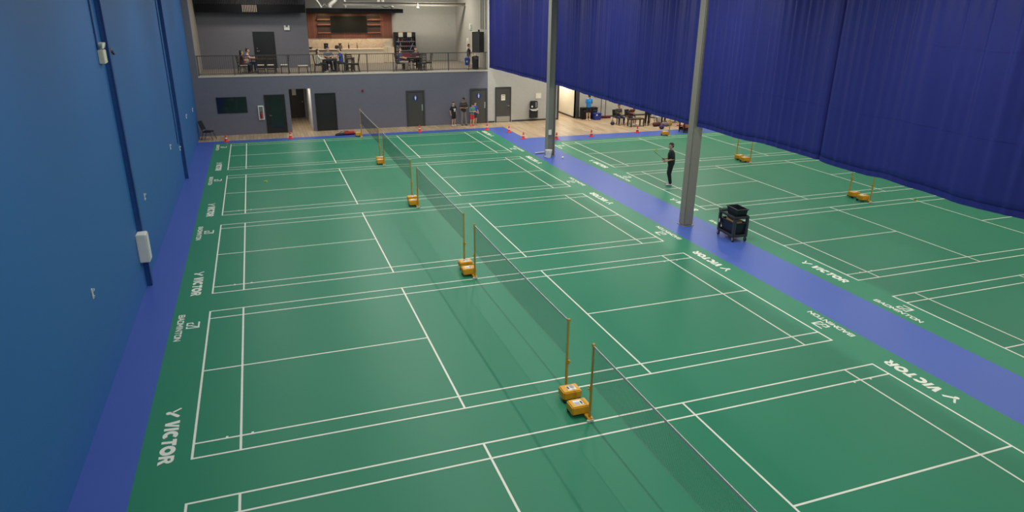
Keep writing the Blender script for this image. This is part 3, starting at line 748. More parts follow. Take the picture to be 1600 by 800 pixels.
dup(ch2, (6.72,31.45,GZ), PI, 'dark ladder back chair seen from behind, right of the person in blue')
dup(ch2, (7.1,31.3,GZ), -PI/2, 'dark chair turned sideways at the right end of the middle table')
dup(ch2, (6.44,32.0,GZ), -PI/2, 'dark chair under the person in the blue shirt')
dup(ch2, (5.72,32.35,GZ), 0, 'dark chair under the person in grey at the middle table')
dup(ch2, (9.75,31.45,GZ), PI/2, 'dark chair under the person in khaki trousers')
dup(ch2, (10.9,32.25,GZ), 0, 'dark chair under the person in dark red')
dup(ch2, (11.05,31.15,GZ), PI, 'dark chair with its back to the railing at the right table')
dup(ch2, (11.45,31.5,GZ), -PI/2, 'dark chair at the right end of the right gallery table')
t = thing('stool', 'backless cream topped stool beside the railing', 'stool', (4.16,30.95,GZ))
m = MB(); m.box(-.27,.27,-.19,.19,.41,.45); m.build('seat', SEATC, t, bevel=.01)
for sx in (-1,1):
    for sy in (-1,1):
        m = MB(); m.bar((sx*.25,sy*.17,0),(sx*.21,sy*.15,.42),.025); m.build('leg', WOODD, t)
def table(label, x, y, z, w, d, h=.74, apron=True):
    t = thing('dining_table', label, 'table', (x,y,z), 0, 'gallery tables')
    m = MB(); m.box(-w/2,w/2,-d/2,d/2,h-.035,h); m.build('tabletop', mat('dark_table_top', (52,40,36), .35), t, bevel=.006)
    m = MB(); m.box(-w/2+.06,w/2-.06,-d/2+.06,d/2-.06,h-(.11 if apron else .05),h-.035); m.build('apron', WOODD, t)
    for sx in (-1,1):
        for sy in (-1,1):
            m = MB(); m.box(sx*(w/2-.07)-.03,sx*(w/2-.07)+.03,sy*(d/2-.07)-.03,sy*(d/2-.07)+.03,0,h-.05); m.build('leg', WOODD, t)
    return t
table('dark table at the left of the gallery behind the cream chairs', 2.1, 32.35, GZ, 1.4, .8, apron=False)
table('dark table between the person in cream and the person in blue', 5.72, 31.6, GZ, .85, .75)
table('dark square table beneath the sideways chair right of the middle group', 6.95, 32.2, GZ, .5, .7)
table('dark table between the khaki and dark red seated people', 10.6, 31.65, GZ, 1.0, .72)
# black chair in the ground floor corner
t = thing('folding_chair', 'black padded chair in the corner between blue and grey walls', 'chair', (-1.12,29.35,0), 1.2)
m = MB(); m.box(-.22,.22,-.24,.2,.42,.48); m.build('seat', BLACKP, t, bevel=.02)
m = MB(); m.add([(-.22,.2,.55),(.22,.2,.55),(.22,.36,1.0),(-.22,.36,1.0),(-.22,.235,.54),(.22,.235,.54),(.22,.395,.99),(-.22,.395,.99)], [(3,2,1,0),(4,5,6,7),(0,1,5,4),(1,2,6,5),(2,3,7,6),(3,0,4,7)]); m.build('backrest', BLACKP, t, bevel=.01)
for sx in (-.21,.21):
    m = MB(); m.path([(sx,-.32,.01),(sx,-.18,.42)],.014); m.build('leg', BLACKM, t)
    m = MB(); m.path([(sx,.3,.01),(sx,.18,.42),(sx,.22,.6),(sx,.38,.98)],.014); m.build('leg', BLACKM, t)

# ------------------------------------------------------------------ gallery railing
t = thing('gallery_railing', 'dark metal railing with thin balusters along the gallery edge', 'railing', (0,BY+.12,GZ+.02))
RAILM = mat('railing_dark', (62,60,60), .45)
m = MB(); m.box(-1.28,14.9,-.022,.022,1.01,1.05); m.build('top_rail', RAILM, t)
m = MB(); m.box(-1.28,14.9,-.012,.012,.08,.105); m.build('bottom_rail', RAILM, t)
px_ = [-1.24, .55, 3.35, 4.55, 6.3, 7.7, 9.2, 10.9, 12.5, 13.75, 14.8]
for x in px_:
    m = MB(); m.box(x-.02,x+.02,-.02,.02,0,1.01); m.build('railing_post', RAILM, t)
m = MB(); nb = 150
for i in range(nb):
    x = -1.2+16.0*i/nb; m.box(x-.006,x+.006,-.006,.006,.1,1.015)
o = m.build('balusters', RAILM, t); o['kind'] = 'stuff'

# ------------------------------------------------------------------ gallery walls' fittings
def gdoor():
    y = 34.8
    m = MB(); m.box(1.68,2.9,y-.04,y,GZ,GZ+2.1); d = struct(m.build('door_7', BLKDOOR, bevel=.006), 'black door in the gallery rear wall', 'door')
    m = MB(); m.box(1.76,2.82,y-.05,y-.038,GZ+.02,GZ+2.03); m.build('door_leaf', mat('black_leaf', (24,25,28), .4), d, bevel=.004)
    m = MB(); m.cyl((1.86,y-.05,GZ+1.0),(1.86,y-.11,GZ+1.0),.03); m.bar((1.86,y-.1,GZ+1.0),(1.98,y-.1,GZ+1.0),.025); m.build('door_handle', STEEL, d)
    m = MB(); m.cyl((1.86,y-.05,GZ+1.16),(1.86,y-.07,GZ+1.16),.025); m.build('deadbolt', STEEL, d)
gdoor()
t = thing('emergency_light', 'white twin head emergency light on the gallery grey wall', 'emergency light', (3.66,34.8,5.36))
m = MB(); m.box(-.16,.16,-.08,0,0,.17); m.build('battery_box', WHITE, t, bevel=.01)
for dx in (-.11,.11):
    m = MB(); m.cyl((dx,-.05,.17),(dx,-.05,.2),.012); m.cyl((dx,-.03,.235),(dx,-.1,.225),.045,.055,n=14); m.build('lamp_head', WHITE, t)
# black slatted screen
t = thing('slatted_screen', 'black slatted ceiling screen above the left side of the gallery', 'screen', (0,34.1,6.36))
BS = mat('black_slat', (15,17,18), .6, spec=.2)
m = MB(); m.box(-1.25,4.78,.0,.06,0,.42); m.build('solid_fascia', BS, t)
m = MB()
for i in range(66): m.box(-1.25+i*.092,-1.25+i*.092+.045,-.05,0,.0,2.2)
m.build('slats', BS, t)
m = MB(); m.box(-1.25,4.78,0,.6,.42,.46); m.box(-1.25,4.78,.0,.05,1.4,1.46); m.build('rail', BS, t)
m = MB()
for i in range(9): m.box(1.234+i*.092+.047,1.234+i*.092+.09,-.03,-.002,.03,.42)
m.build('painted_slot_light', mat('slot_light_tone', (150,136,122), .6), t)  # pale strips painted as light leaking between the slats
# steel beam and pipes near the ceiling
t = thing('roof_beam', 'grey steel beam crossing above the bar and pale wall', 'beam', (0,35.8,6.78))
m = MB(); m.box(7.2,15.1,-.08,.08,.2,.225); m.box(7.2,15.1,-.08,.08,0,.025); m.box(7.2,15.1,-.008,.008,.025,.2); m.build('beam_section', STEELGREY, t)
t = thing('ceiling_sensor', 'white round detector hanging under the steel beam', 'detector', (11.9,35.7,6.66))
m = MB(); m.cyl((0,0,.02),(0,0,.3),.02); m.build('stem', WHITE, t)
m = MB(); m.lathe([(.05,-.05),(.09,0),(.09,.06),(.03,.09)], n=16); m.build('detector_body', WHITE, t)
DUCT = mat('foil_duct', (232,228,218), .35, .1, bump=.3, scale=40)
for lab, pts, r in (('silver flexible duct farthest left above the bar canopy', [(5.3,36.2,8.4),(5.45,36.2,7.3),(5.75,36.2,6.9),(5.9,36.2,6.62)], .07),
                    ('wide silver flexible duct bending left above the bar canopy', [(7.0,36.2,8.4),(6.95,36.2,7.35),(6.7,36.2,7.0),(6.42,36.2,6.8),(6.4,36.2,6.62)], .13),
                    ('thin silver duct standing upright above the menu board', [(7.32,36.2,8.4),(7.34,36.2,7.2),(7.4,36.2,6.62)], .055),
                    ('silver duct dropping left of its twin at the right of the canopy', [(9.55,36.2,8.4),(9.5,36.2,7.3),(9.42,36.2,6.62)], .09),
                    ('silver duct dropping to a horizontal run at the canopy right', [(9.85,36.2,8.4),(9.75,36.2,7.1),(9.72,36.2,6.78),(9.9,36.2,6.72),(10.2,36.2,6.8),(10.4,36.2,6.64)], .09)):
    P = [Vector(p) for p in pts]; Q = []
    for a, b_ in zip(P[:-1], P[1:]):
        k = max(2, int((b_-a).length/.05))
        Q += [a.lerp(b_, i/k) for i in range(k)]
    Q.append(P[-1])
    m = MB(); m.path(Q, [r*(1.06 if i % 2 else .94) for i in range(len(Q))], 12)
    tag(m.build('flexible_duct', DUCT, smooth=True), lab, 'duct', 'flexible ducts')
for lab, pts in (('thin looping grey cable above the canopy left', [(5.6,36.25,6.62),(5.95,36.25,6.7),(6.1,36.25,6.85),(6.25,36.25,6.7),(6.5,36.25,6.62)]), ('thin looping grey cable above the canopy right', [(8.9,36.25,6.62),(8.85,36.25,6.75),(9.0,36.25,6.8),(9.2,36.25,6.68),(9.45,36.25,6.7)])):
    m = MB(); m.path(pts,.022,8); tag(m.build('cable', mat('cable_grey', (200,198,190), .5), smooth=True), lab, 'cable')

# ------------------------------------------------------------------ bar
t = thing('bar_canopy', 'black canopy slab hanging over the bar', 'canopy', (0,0,6.34))
m = MB(); m.box(4.9,10.98,35.95,38.3,0,.24); m.build('canopy_slab', mat('canopy_black', (14,15,16), .6, spec=.2), t, bevel=.01)
for bx in (6.2,7.8,9.4):
    m = MB(); m.cyl((bx,37.2,-.012),(bx,37.2,.002),.09,n=18); m.build('downlight_trim', WHITE, t)
def wood_wall():
    mm = bpy.data.materials.new('reddish_wood_panels'); mm.use_nodes = True; nt = mm.node_tree; b_ = nt.nodes['Principled BSDF']
    tc = nt.nodes.new('ShaderNodeTexCoord'); br = nt.nodes.new('ShaderNodeTexBrick'); mp = nt.nodes.new('ShaderNodeMapping'); mp.inputs['Rotation'].default_value = (PI/2,0,PI/2)
    sx = nt.nodes.new('ShaderNodeSeparateXYZ'); cb = nt.nodes.new('ShaderNodeCombineXYZ')
    nt.links.new(tc.outputs['Object'], sx.inputs[0]); nt.links.new(sx.outputs['Z'], cb.inputs['X']); nt.links.new(sx.outputs['X'], cb.inputs['Y'])
    br.inputs['Scale'].default_value = 1; br.inputs['Brick Width'].default_value = 6; br.inputs['Row Height'].default_value = .16; br.inputs['Mortar Size'].default_value = .006
    br.inputs['Color1'].default_value = (*srgb((128,78,58)),1); br.inputs['Color2'].default_value = (*srgb((112,66,48)),1); br.inputs['Mortar'].default_value = (*srgb((62,36,26)),1)
    nt.links.new(cb.outputs[0], br.inputs['Vector']); nt.links.new(br.outputs['Color'], b_.inputs['Base Color']); b_.inputs['Roughness'].default_value = .45
    return mm
WOODW = wood_wall()
t = thing('bar_wall_panelling', 'reddish wood panelled wall behind the bar', 'panelling', (0,38.3,0))
m = MB(); m.box(4.9,10.62,-.1,0,4.70,6.34); m.build('wood_panel', WOODW, t)
NICHE = mat('niche_dark_wood', (58,40,36), .6)
SHELFW = mat('shelf_wood_light', (126,82,62), .6)
for nm, x0, x1 in (('left', 5.72, 6.55), ('right', 8.95, 9.82)):
    m = MB(); m.box(x0,x1,-.125,-.1,5.05,6.12); k = m.build('shelf_recess', NICHE, t)
    for z in (5.93,5.62,5.10):
        s = MB(); s.box(x0,x1,-.28,-.12,z-.09,z); s.build('shelf_board', SHELFW, t)
t = thing('menu_screen', 'wide black menu screen on the wood wall above the bar', 'screen', (7.75,38.16,5.06))
m = MB(); m.box(-1.2,1.2,-.07,.02,0,1.06); m.build('screen_frame', BLACKP, t, bevel=.01)
m = MB(); m.box(-1.17,1.17,-.075,-.069,.03,1.03); m.build('screen_face', mat('screen_black', (22,24,22), .6, spec=.2), t)
def marble():
    mm = bpy.data.materials.new('veined_marble'); mm.use_nodes = True; nt = mm.node_tree; b_ = nt.nodes['Principled BSDF']
    tc = nt.nodes.new('ShaderNodeTexCoord'); nz = nt.nodes.new('ShaderNodeTexNoise'); nz.inputs['Scale'].default_value = 1.6; nz.inputs['Detail'].default_value = 8; nz.inputs['Distortion'].default_value = 1.8
    cr = nt.nodes.new('ShaderNodeValToRGB'); cr.color_ramp.elements[0].position = .46; cr.color_ramp.elements[0].color = (*srgb((226,206,182)),1)
    cr.color_ramp.elements[1].position = .54; cr.color_ramp.elements[1].color = (*srgb((228,212,190)),1)
    e = cr.color_ramp.elements.new(.5); e.color = (*srgb((212,188,160)),1)
    nt.links.new(tc.outputs['Object'], nz.inputs['Vector']); nt.links.new(nz.outputs['Fac'], cr.inputs['Fac']); nt.links.new(cr.outputs['Color'], b_.inputs['Base Color']); b_.inputs['Roughness'].default_value = .25
    return mm
MARB = marble()
t = thing('bar_backsplash', 'pale veined marble backsplash behind the bar counter', 'backsplash', (0,38.3,0))
m = MB(); m.box(4.9,10.62,-.06,0,GZ,4.70); m.build('marble_slab', MARB, t)
t = thing('bar_counter', 'cream fronted bar counter with pale top', 'counter', (0,0,GZ))
m = MB(); m.box(4.9,9.75,37.0,37.6,0,.86); m.build('front_panel', mat('counter_cream', (216,200,172), .5), t)
m = MB(); m.box(4.88,9.8,36.92,37.7,.86,.92); m.build('countertop', MARB, t, bevel=.008)
m = MB(); m.box(4.88,7.0,36.93,37.0,.80,.86); m.build('dark_edge', NICHE, t)
m = MB(); m.box(9.8,10.55,37.35,37.95,0,.98); m.build('side_cabinet', mat('counter_cream', (216,200,172)), t, bevel=.01)
for x in (10.1,):
    m = MB(); m.box(x-.004,x+.004,37.34,37.35,.05,.95); m.build('cabinet_gap', NICHE, t)
# things on the bar
t = thing('espresso_machine', 'dark small coffee machine at the left on the bar', 'coffee machine', (6.1,37.3,GZ+.92))
m = MB(); m.box(-.13,.13,-.15,.15,0,.06); m.box(-.13,.13,.02,.15,.06,.25); m.box(-.13,.13,-.13,.15,.25,.34); m.build('machine_body', BLACKP, t, bevel=.01)
m = MB(); m.cyl((0,-.08,.25),(0,-.08,.2),.03); m.bar((0,-.08,.22),(.0,-.22,.22),.02); m.build('portafilter', STEEL, t)
t = thing('coffee_grinder', 'brown coffee grinder beside the black pot on the bar', 'grinder', (7.0,37.35,GZ+.92))
m = MB(); m.box(-.12,.12,-.12,.12,0,.2); m.build('grinder_base', mat('grinder_brown', (120,92,74), .5), t, bevel=.01)
m = MB(); m.lathe([(.05,.2),(.11,.3),(.11,.34)]); m.build('hopper', mat('hopper_brown', (96,74,60), .3), t)
t = thing('coffee_pot', 'black coffee pot on the bar behind the seated people', 'pot', (6.76,37.3,GZ+.92))
m = MB(); m.lathe([(.09,0),(.12,.08),(.1,.18),(.06,.22)]); m.build('pot_body', BLACKP, t)
m = MB(); m.path([(.1,0,.05),(.18,0,.08),(.18,0,.17),(.08,0,.2)],.012); m.build('pot_handle', BLACKP, t)
for x, lab, cc in ((7.55,'dark slim bottle standing on the bar',(40,40,44)), (8.1,'brown slim bottle standing on the bar',(150,116,84))):
    t = thing('bottle', lab, 'bottle', (x,37.35,GZ+.92), 0, 'bottles on the bar')
    m = MB(); m.lathe([(.035,0),(.04,.02),(.04,.2),(.016,.27),(.016,.33)]); m.build('bottle_body', mat('bottle_%d' % cc[0], cc, .2), t, smooth=False)
    m = MB(); m.cyl((0,0,.33),(0,0,.355),.018); m.build('cap', BLACKP, t)
t = thing('bowl', 'small dark bowl at the left end of the bar', 'bowl', (5.12,37.3,GZ+.92))
m = MB(); m.lathe([(.06,0),(.13,.09),(.14,.11),(.12,.1),(.05,.02)]); m.build('bowl_body', NICHE, t)
for z in (1.0,1.18):
    t = thing('paper_tray', 'white stacked tray at the right end of the bar, %s' % ('lower' if z < 1.1 else 'upper'), 'tray', (10.15,37.6,GZ+z-.02), 0, 'trays on the bar end')
    m = MB(); m.box(-.18,.18,-.15,.15,0,.02); m.build('tray_base', WHITE, t)
    m = MB(); m.box(-.18,.18,-.15,-.13,.02,.16); m.box(-.18,-.16,-.13,.15,.02,.16); m.box(.16,.18,-.13,.15,.02,.16); m.build('tray_rim', CREAM, t)
# drinks shelf
t = thing('drinks_shelf', 'dark tall drinks shelf against the pale wall right of the bar', 'shelf', (11.42,38.28,GZ))
m = MB(); m.box(-.70,-.66,-.5,0,0,1.9); m.box(.66,.70,-.5,0,0,1.9); m.box(-.66,.66,-.03,0,0,1.9); m.box(-.66,.66,-.5,-.03,1.62,1.9); m.build('cabinet_frame', BLACKP, t)
SHZ = (.12,.42,.72,1.02,1.32)
for z in SHZ:
    m = MB(); m.box(-.66,.66,-.48,-.03,z-.03,z); m.build('shelf_board', mat('shelf_pale_edge', (176,176,178), .4), t)
for x in (-.32,.28):
    m = MB(); m.box(x-.15,x+.15,-.512,-.5,1.6,1.88); m.build('price_sheet', PAPER, t)
    m = MB(); m.box(x-.15,x+.15,-.514,-.5,1.88,1.92); m.build('yellow_strip', YEL, t)
m = MB(); m.bar((-.6,-.49,1.08),(-.25,-.49,.45),.05,.012); m.build('white_ribbon', WHITE, t)
m = MB(); m.bar((.5,-.49,1.2),(.28,-.49,.72),.05,.012); m.build('white_ribbon', WHITE, t)
DC = [(120,40,44),(60,70,110),(160,110,70),(70,60,66),(190,180,170),(90,50,60),(50,80,110)]
bi = 0; rd = random.Random(3); first = {}
pos_words = ['lowest','second','middle','fourth','top']
for si, z in enumerate(SHZ):
    for k in range(10):
        x = -.58+k*.128; c = DC[rd.randrange(len(DC))]
        key = c
        if key not in first:
            tt = thing('drink_bottle', 'small coloured drink bottle in a row on the dark drinks shelf', 'bottle', (11.42+x,37.95,GZ+z), 0, 'drinks on the shelf')
            m = MB(); m.lathe([(.04,0),(.045,.015),(.045,.13),(.02,.18),(.02,.2)], n=10); m.build('bottle_body', mat('drink_%d_%d' % c[:2], c, .25), tt)
            m = MB(); m.cyl((0,0,.2),(0,0,.22),.022,n=10); m.build('cap', WHITE, tt)
            first[key] = tt
        else: dup(first[key], (11.42+x,37.95,GZ+z), 0)
# right end of the gallery
t = thing('loudspeaker', 'large black loudspeaker hung at the right end of the gallery', 'loudspeaker', (14.6,31.35,4.17), -.75)
m = MB(); m.box(-.27,.27,-.3,.3,0,1.2); m.build('speaker_cabinet', BLACKP, t, bevel=.015)
m = MB(); m.box(-.25,.25,-.315,-.3,.03,1.17); m.build('grille', mat('grille_dark', (48,46,44), .7), t)
m = MB(); m.box(-.05,.05,.1,.16,1.2,1.32); m.build('bracket', BLACKM, t)
t = thing('exit_sign', 'white and green running figure exit sign over the gallery side door', 'sign', (15.1,34.5,5.36))
m = MB(); m.box(-.05,0,-.28,.28,0,.36); m.build('sign_box', WHITE, t, bevel=.006)
GRN = mat('exit_green', (40,150,96), .5)
m = MB(); fn = lambda a, b_, tt_: (tt_, a, b_)
m.prism([(-.24,.03),(.06,.03),(.06,.33),(-.24,.33)], fn, -.053, -.05); sg = m.build('green_panel', GRN, t)
m = MB(); m.ball((-.055,-.06,.27),.03,(.2,1,1)); m.prism([(-.12,.22),(-.03,.24),(-.02,.16),(.02,.1),(-.02,.06),(-.06,.13),(-.12,.06),(-.16,.06),(-.1,.15)], fn, -.057, -.053); m.build('running_figure', WHITE, sg)
m = MB(); m.box(15.04,15.1,33.2,34.3,GZ,GZ+2.12); d8 = struct(m.build('door_8', mat('cream_door', (206,196,170), .5), bevel=.006), 'cream door in the right side wall of the gallery', 'door')
m = MB(); m.box(15.03,15.045,33.28,34.22,GZ+.02,GZ+2.04); m.build('door_leaf', mat('cream_leaf', (212,203,178), .5), d8)
m = MB(); m.cyl((15.03,33.4,GZ+1.0),(14.96,33.4,GZ+1.0),.03); m.build('door_handle', STEEL, d8)
t = thing('wall_poster', 'narrow white poster beside the gallery side door', 'poster', (15.1,35.3,3.95))
m = MB(); m.box(-.02,0,-.22,.22,0,.85); m.build('poster_sheet', PAPER, t)
m = MB(); m.box(-.023,-.019,-.12,.02,.15,.7); m.build('poster_print', mat('poster_print', (170,140,130), .6), t)
t = thing('waste_bin', 'tall black waste bin by the gallery railing at right', 'bin', (14.42,31.35,GZ))
m = MB(); m.lathe([(.17,0),(.19,.03),(.21,.7),(.19,.76),(.1,.79)], n=20); m.build('bin_body', BLACKP, t)
m = MB(); m.box(-.12,.12,-.21,-.19,.6,.72); m.build('bin_flap', DGREY, t)
for i, y in enumerate((32.2,31.8,31.2)):
    m = MB(); m.path([(15.06,y,5.5),(15.06,y,CEIL)],.022,8); tag(m.build('pipe', STEELGREY, smooth=True), 'thin grey pipe above the loudspeaker, %s of three' % ['farthest','middle','nearest'][i], 'pipe', 'pipes on the side wall')
# ------------------------------------------------------------------ people
DG = None
def remesh(m, name, material, parent, voxel, smooth_it=2):
    me = bpy.data.meshes.new(name); me.from_pydata(m.v, [], m.f)
    bm = bmesh.new(); bm.from_mesh(me); bmesh.ops.recalc_face_normals(bm, faces=bm.faces); bm.to_mesh(me); bm.free()
    o = bpy.data.objects.new(name, me); COL.objects.link(o)
    r = o.modifiers.new('r', 'REMESH'); r.mode = 'VOXEL'; r.voxel_size = voxel
    s = o.modifiers.new('s', 'SMOOTH'); s.factor = .5; s.iterations = smooth_it
    dg = bpy.context.evaluated_depsgraph_get(); dg.update()
    me2 = bpy.data.meshes.new_from_object(o.evaluated_get(dg)); me2.name = name
    o.modifiers.clear(); o.data = me2; bpy.data.meshes.remove(me)
    me2.materials.clear(); me2.materials.append(material)
    for p in me2.polygons: p.use_smooth = True
    o.parent = parent
    return o
SKIN = {'a': mat('skin_light', (206,160,130), .55), 'b': mat('skin_tan', (176,128,98), .55)}
HAIRM = {'black': mat('hair_black', (24,20,20), .5), 'brown': mat('hair_brown', (64,40,30), .5)}
EYE = mat('eye_dark', (30,24,22), .3); LIP = mat('lip', (160,92,84), .5)
V = Vector
def person(label, loc, rz, H=1.7, pose='stand', arms=None, lean=0, skin='a', hair='black', hair_len=0, top=(60,60,66), sleeve='short', bottom=(50,50,56), legs='long', shoe=(230,228,224),
           turn=0, nod=0, loose=0, hand_open=True, vox=.0085, width=1.0, legpos=None, group='people in the hall', top_kind='shirt', feet=None):
    """body faces local -Y. arms = ((left elbow, left wrist), (right elbow, right wrist)); left is +x"""
    t = thing('person', label, 'person', loc, rz, group)
    k = H/1.7
    pz = .93 if pose == 'stand' else .52
    up_ = lambda x, y, z: V((x*width, y*math.cos(lean)-z*math.sin(lean)*1.0, pz+z*math.cos(lean)+y*math.sin(lean)))
    pelvis = up_(0,0,0); waist = up_(0,.005,.16); chest = up_(0,0,.34); neck = up_(0,.01,.53); 
    hb = up_(0,-.005,.60)
    # head frame
    hz = V((0,-math.sin(lean*.6+nod),math.cos(lean*.6+nod))); hf0 = V((0,-math.cos(lean*.6+nod),-math.sin(lean*.6+nod)))
    rot = Matrix.Rotation(turn, 3, 'Z'); hf = rot @ hf0; hz = rot @ hz; hs = hf.cross(hz)
    hp = lambda s, f, u: hb+hs*s+hf*f+hz*u
    shL, shR = up_(.175,.01,.455), up_(-.175,.01,.455)
    if arms is None: arms = (((.25,.05,1.12),(.24,-.03,.87)), ((-.25,.05,1.12),(-.24,-.03,.87)))
    arms = [[V(p) for p in a] for a in arms]
    if legpos is None:
        if pose == 'stand': legpos = (((.095,-.02,.50),(.10,.03,.09)), ((-.095,-.02,.50),(-.10,.03,.09)))
        else: legpos = (((.11,-.42,.50),(.11,-.38,.09)), ((-.11,-.42,.50),(-.11,-.38,.09)))
    legpos = [[V(p) for p in a] for a in legpos]
    hips = [up_(.085,0,-.03), up_(-.085,0,-.03)]
    b = MB(); C = lambda p, q, r0, r1=None: b.caps(p*k, q*k, r0*k, (r1 if r1 is not None else r0)*k, 12)
    # torso
    C(pelvis+V((.06,0,0)), pelvis-V((.06,0,0)), .09); C(pelvis, waist, .10, .10); C(waist, chest, .105, .122)
    C(chest+V((.075,0,.0)), chest-V((.075,0,0)), .105); C(shL-V((.06,0,.03)), shR+V((.06,0,-.03)), .075); C(shL, neck+V((0,0,-.02)), .055, .06); C(shR, neck+V((0,0,-.02)), .055, .06)
    C(neck, hb, .052, .05)
    # head
    C(hp(0,.03,.035), hp(0,.0,.13), .066, .086); b.ball(tuple(hp(0,-.025,.14)*k), .088*k); C(hp(0,.055,.02), hp(0,.05,.05), .036, .045)
    C(hp(0,.098,.095), hp(0,.105,.075), .010, .015)
    for s_ in (-1,1): C(hp(s_*.086,-.005,.075), hp(s_*.09,-.015,.105), .014, .018)
    # arms, hands
    for sgn, sh, (el, wr) in ((1, shL, arms[0]), (-1, shR, arms[1])):
        C(sh, el, .05, .04); C(el, wr, .039, .027)
        d = (wr-el).normalized(); n_ = V((-sgn*1.0,0,0))
        n_ = (n_-d*n_.dot(d))
        n_ = V((0,0,-1)) if n_.length < .25 else n_
        n_ = (n_-d*n_.dot(d)).normalized(); sd = d.cross(n_)
        if sd.y > 0: sd = -sd          # thumb side points forward
        pe = wr+d*.085
        for q in (-.024,0,.024): C(wr+sd*q*.6, pe+sd*q*1.1, .017, .015)
        for q, L in ((-.034,.055),(-.0115,.068),(.0115,.074),(.034,.066)):
            r = pe+sd*q; mid = r+d*L*.55+n_*L*.18+sd*q*.12; tip = mid+d*L*.35+n_*L*.38
            C(r, mid, .0092, .0088); C(mid, tip, .0088, .0078)
        tb = wr+d*.025+sd*.026; tm = tb+sd*.028+d*.03+n_*.012; C(tb, tm, .0125, .0105); C(tm, tm+d*.03+n_*.008+sd*.004, .0105, .0088)
    # legs
    for hip, (kn, an) in zip(hips, legpos):
        C(hip, kn, .082, .055); C(kn, kn.lerp(an,.35), .055, .055); C(kn.lerp(an,.35), an, .055, .036)
        fd = V((0,-1,-.32)).normalized() if feet is None else V(feet)
        C(an, an+V((0,.03,-.035)), .038, .034); C(an+V((0,0,-.03)), an+V((0,-.14,-.045)), .036, .028)
    body = remesh(b, 'body', SKIN[skin], t, vox*k)
    # clothes
    tc = '%d_%d_%d' % tuple(top)
    b = MB(); g = .016+loose; C = lambda p, q, r0, r1=None: b.caps(p*k, q*k, r0*k, (r1 if r1 is not None else r0)*k, 12)
    lo = pelvis+V((0,0,-.02))
    C(lo+V((.065,0,0)), lo-V((.065,0,0)), .094+g); C(pelvis, waist, .112+g, .115+g); C(waist, chest, .115+g, .13+g*.6); C(lo+V((.062,0,0)), waist+V((.062,0,0)), .092+g); C(lo-V((.062,0,0)), waist-V((.062,0,0)), .092+g); C(waist+V((.062,0,0)), chest+V((.072,0,0)), .092+g, .104+g); C(waist-V((.062,0,0)), chest-V((.072,0,0)), .092+g, .104+g)
    C(shL-V((.06,0,.03)), shR+V((.06,0,-.03)), .078+g*.5); C(shL, neck+V((0,0,-.045)), .055+g, .06+g*.3); C(shR, neck+V((0,0,-.045)), .055+g, .06+g*.3)
    for sh, (el, wr) in ((shL, arms[0]), (shR, arms[1])):
        if sleeve == 'short': C(sh, sh.lerp(el,.72), .055+g, .055+g)
        else: C(sh, el, .055+g, .047+g*.6); C(el, el.lerp(wr,.93), .046+g*.5, .034+g*.5)
    topo = remesh(b, top_kind, mat('cloth_'+tc, top, .8), t, .010*k)
    b = MB(); C = lambda p, q, r0, r1=None: b.caps(p*k, q*k, r0*k, (r1 if r1 is not None else r0)*k, 12)
    pl_ = pelvis+V((0,0,-.03)); C(pl_+V((.068,0,0)), pl_-V((.068,0,0)), .106)
    for hip, (kn, an) in zip(hips, legpos):
        if legs == 'short': C(hip, hip.lerp(kn,.8), .092, .084)
        else: C(hip, kn, .094+loose*.6, .072+loose*.6); C(kn, kn.lerp(an,.92), .072+loose*.6, .055+loose*.6)
    remesh(b, 'trousers' if legs == 'long' else 'shorts', mat('cloth_%d_%d_%d' % tuple(bottom), bottom, .8), t, .010*k)
    for kn, an in legpos:
        b = MB(); C = lambda p, q, r0, r1=None: b.caps(p*k, q*k, r0*k, (r1 if r1 is not None else r0)*k, 10)
        C(an+V((0,.035,-.045)), an+V((0,-.03,-.04)), .042, .043); C(an+V((0,-.03,-.045)), an+V((0,-.155,-.052)), .043, .036)
        s_ = remesh(b, 'shoe', mat('shoe_%d_%d_%d' % tuple(shoe), shoe, .6), t, .009*k)
    # hair and face
    b = MB(); C = lambda p, q, r0, r1=None: b.caps(p*k, q*k, r0*k, (r1 if r1 is not None else r0)*k, 12)
    C(hp(0,-.026,.152), hp(0,.012,.168), .088, .072); C(hp(0,-.045,.125), hp(0,-.052,.07), .074, .055)
    for s_ in (-1,1): C(hp(s_*.045,-.02,.145), hp(s_*.056,-.02,.118), .048, .040)
    if hair_len == 1:
        for s_ in (-1,0,1): C(hp(s_*.05,-.05,.1), hp(s_*.06,-.07,-.06), .055, .04)
    if hair_len == 2: C(hp(0,-.09,.13), hp(0,-.15,.09), .035, .04); C(hp(0,-.15,.09), hp(0,-.14,-.08), .035, .015)
    remesh(b, 'hair', HAIRM[hair], t, .010*k)
    for s_ in (-1,1):
        m = MB(); m.ball(tuple(hp(s_*.032,.077,.098)*k), .0115*k, n=8, m=6); m.build('eye', EYE, body)
    m = MB(); m.ball(tuple(hp(0,.089,.043)*k), .02*k, (1.1,.35,.3), n=10, m=6); m.build('mouth', LIP, body)
    t['_k'] = k
    return t

def local(t, p):
    return Matrix.Translation(t.location) @ Matrix.Rotation(t.rotation_euler.z, 4, 'Z') @ V(p)

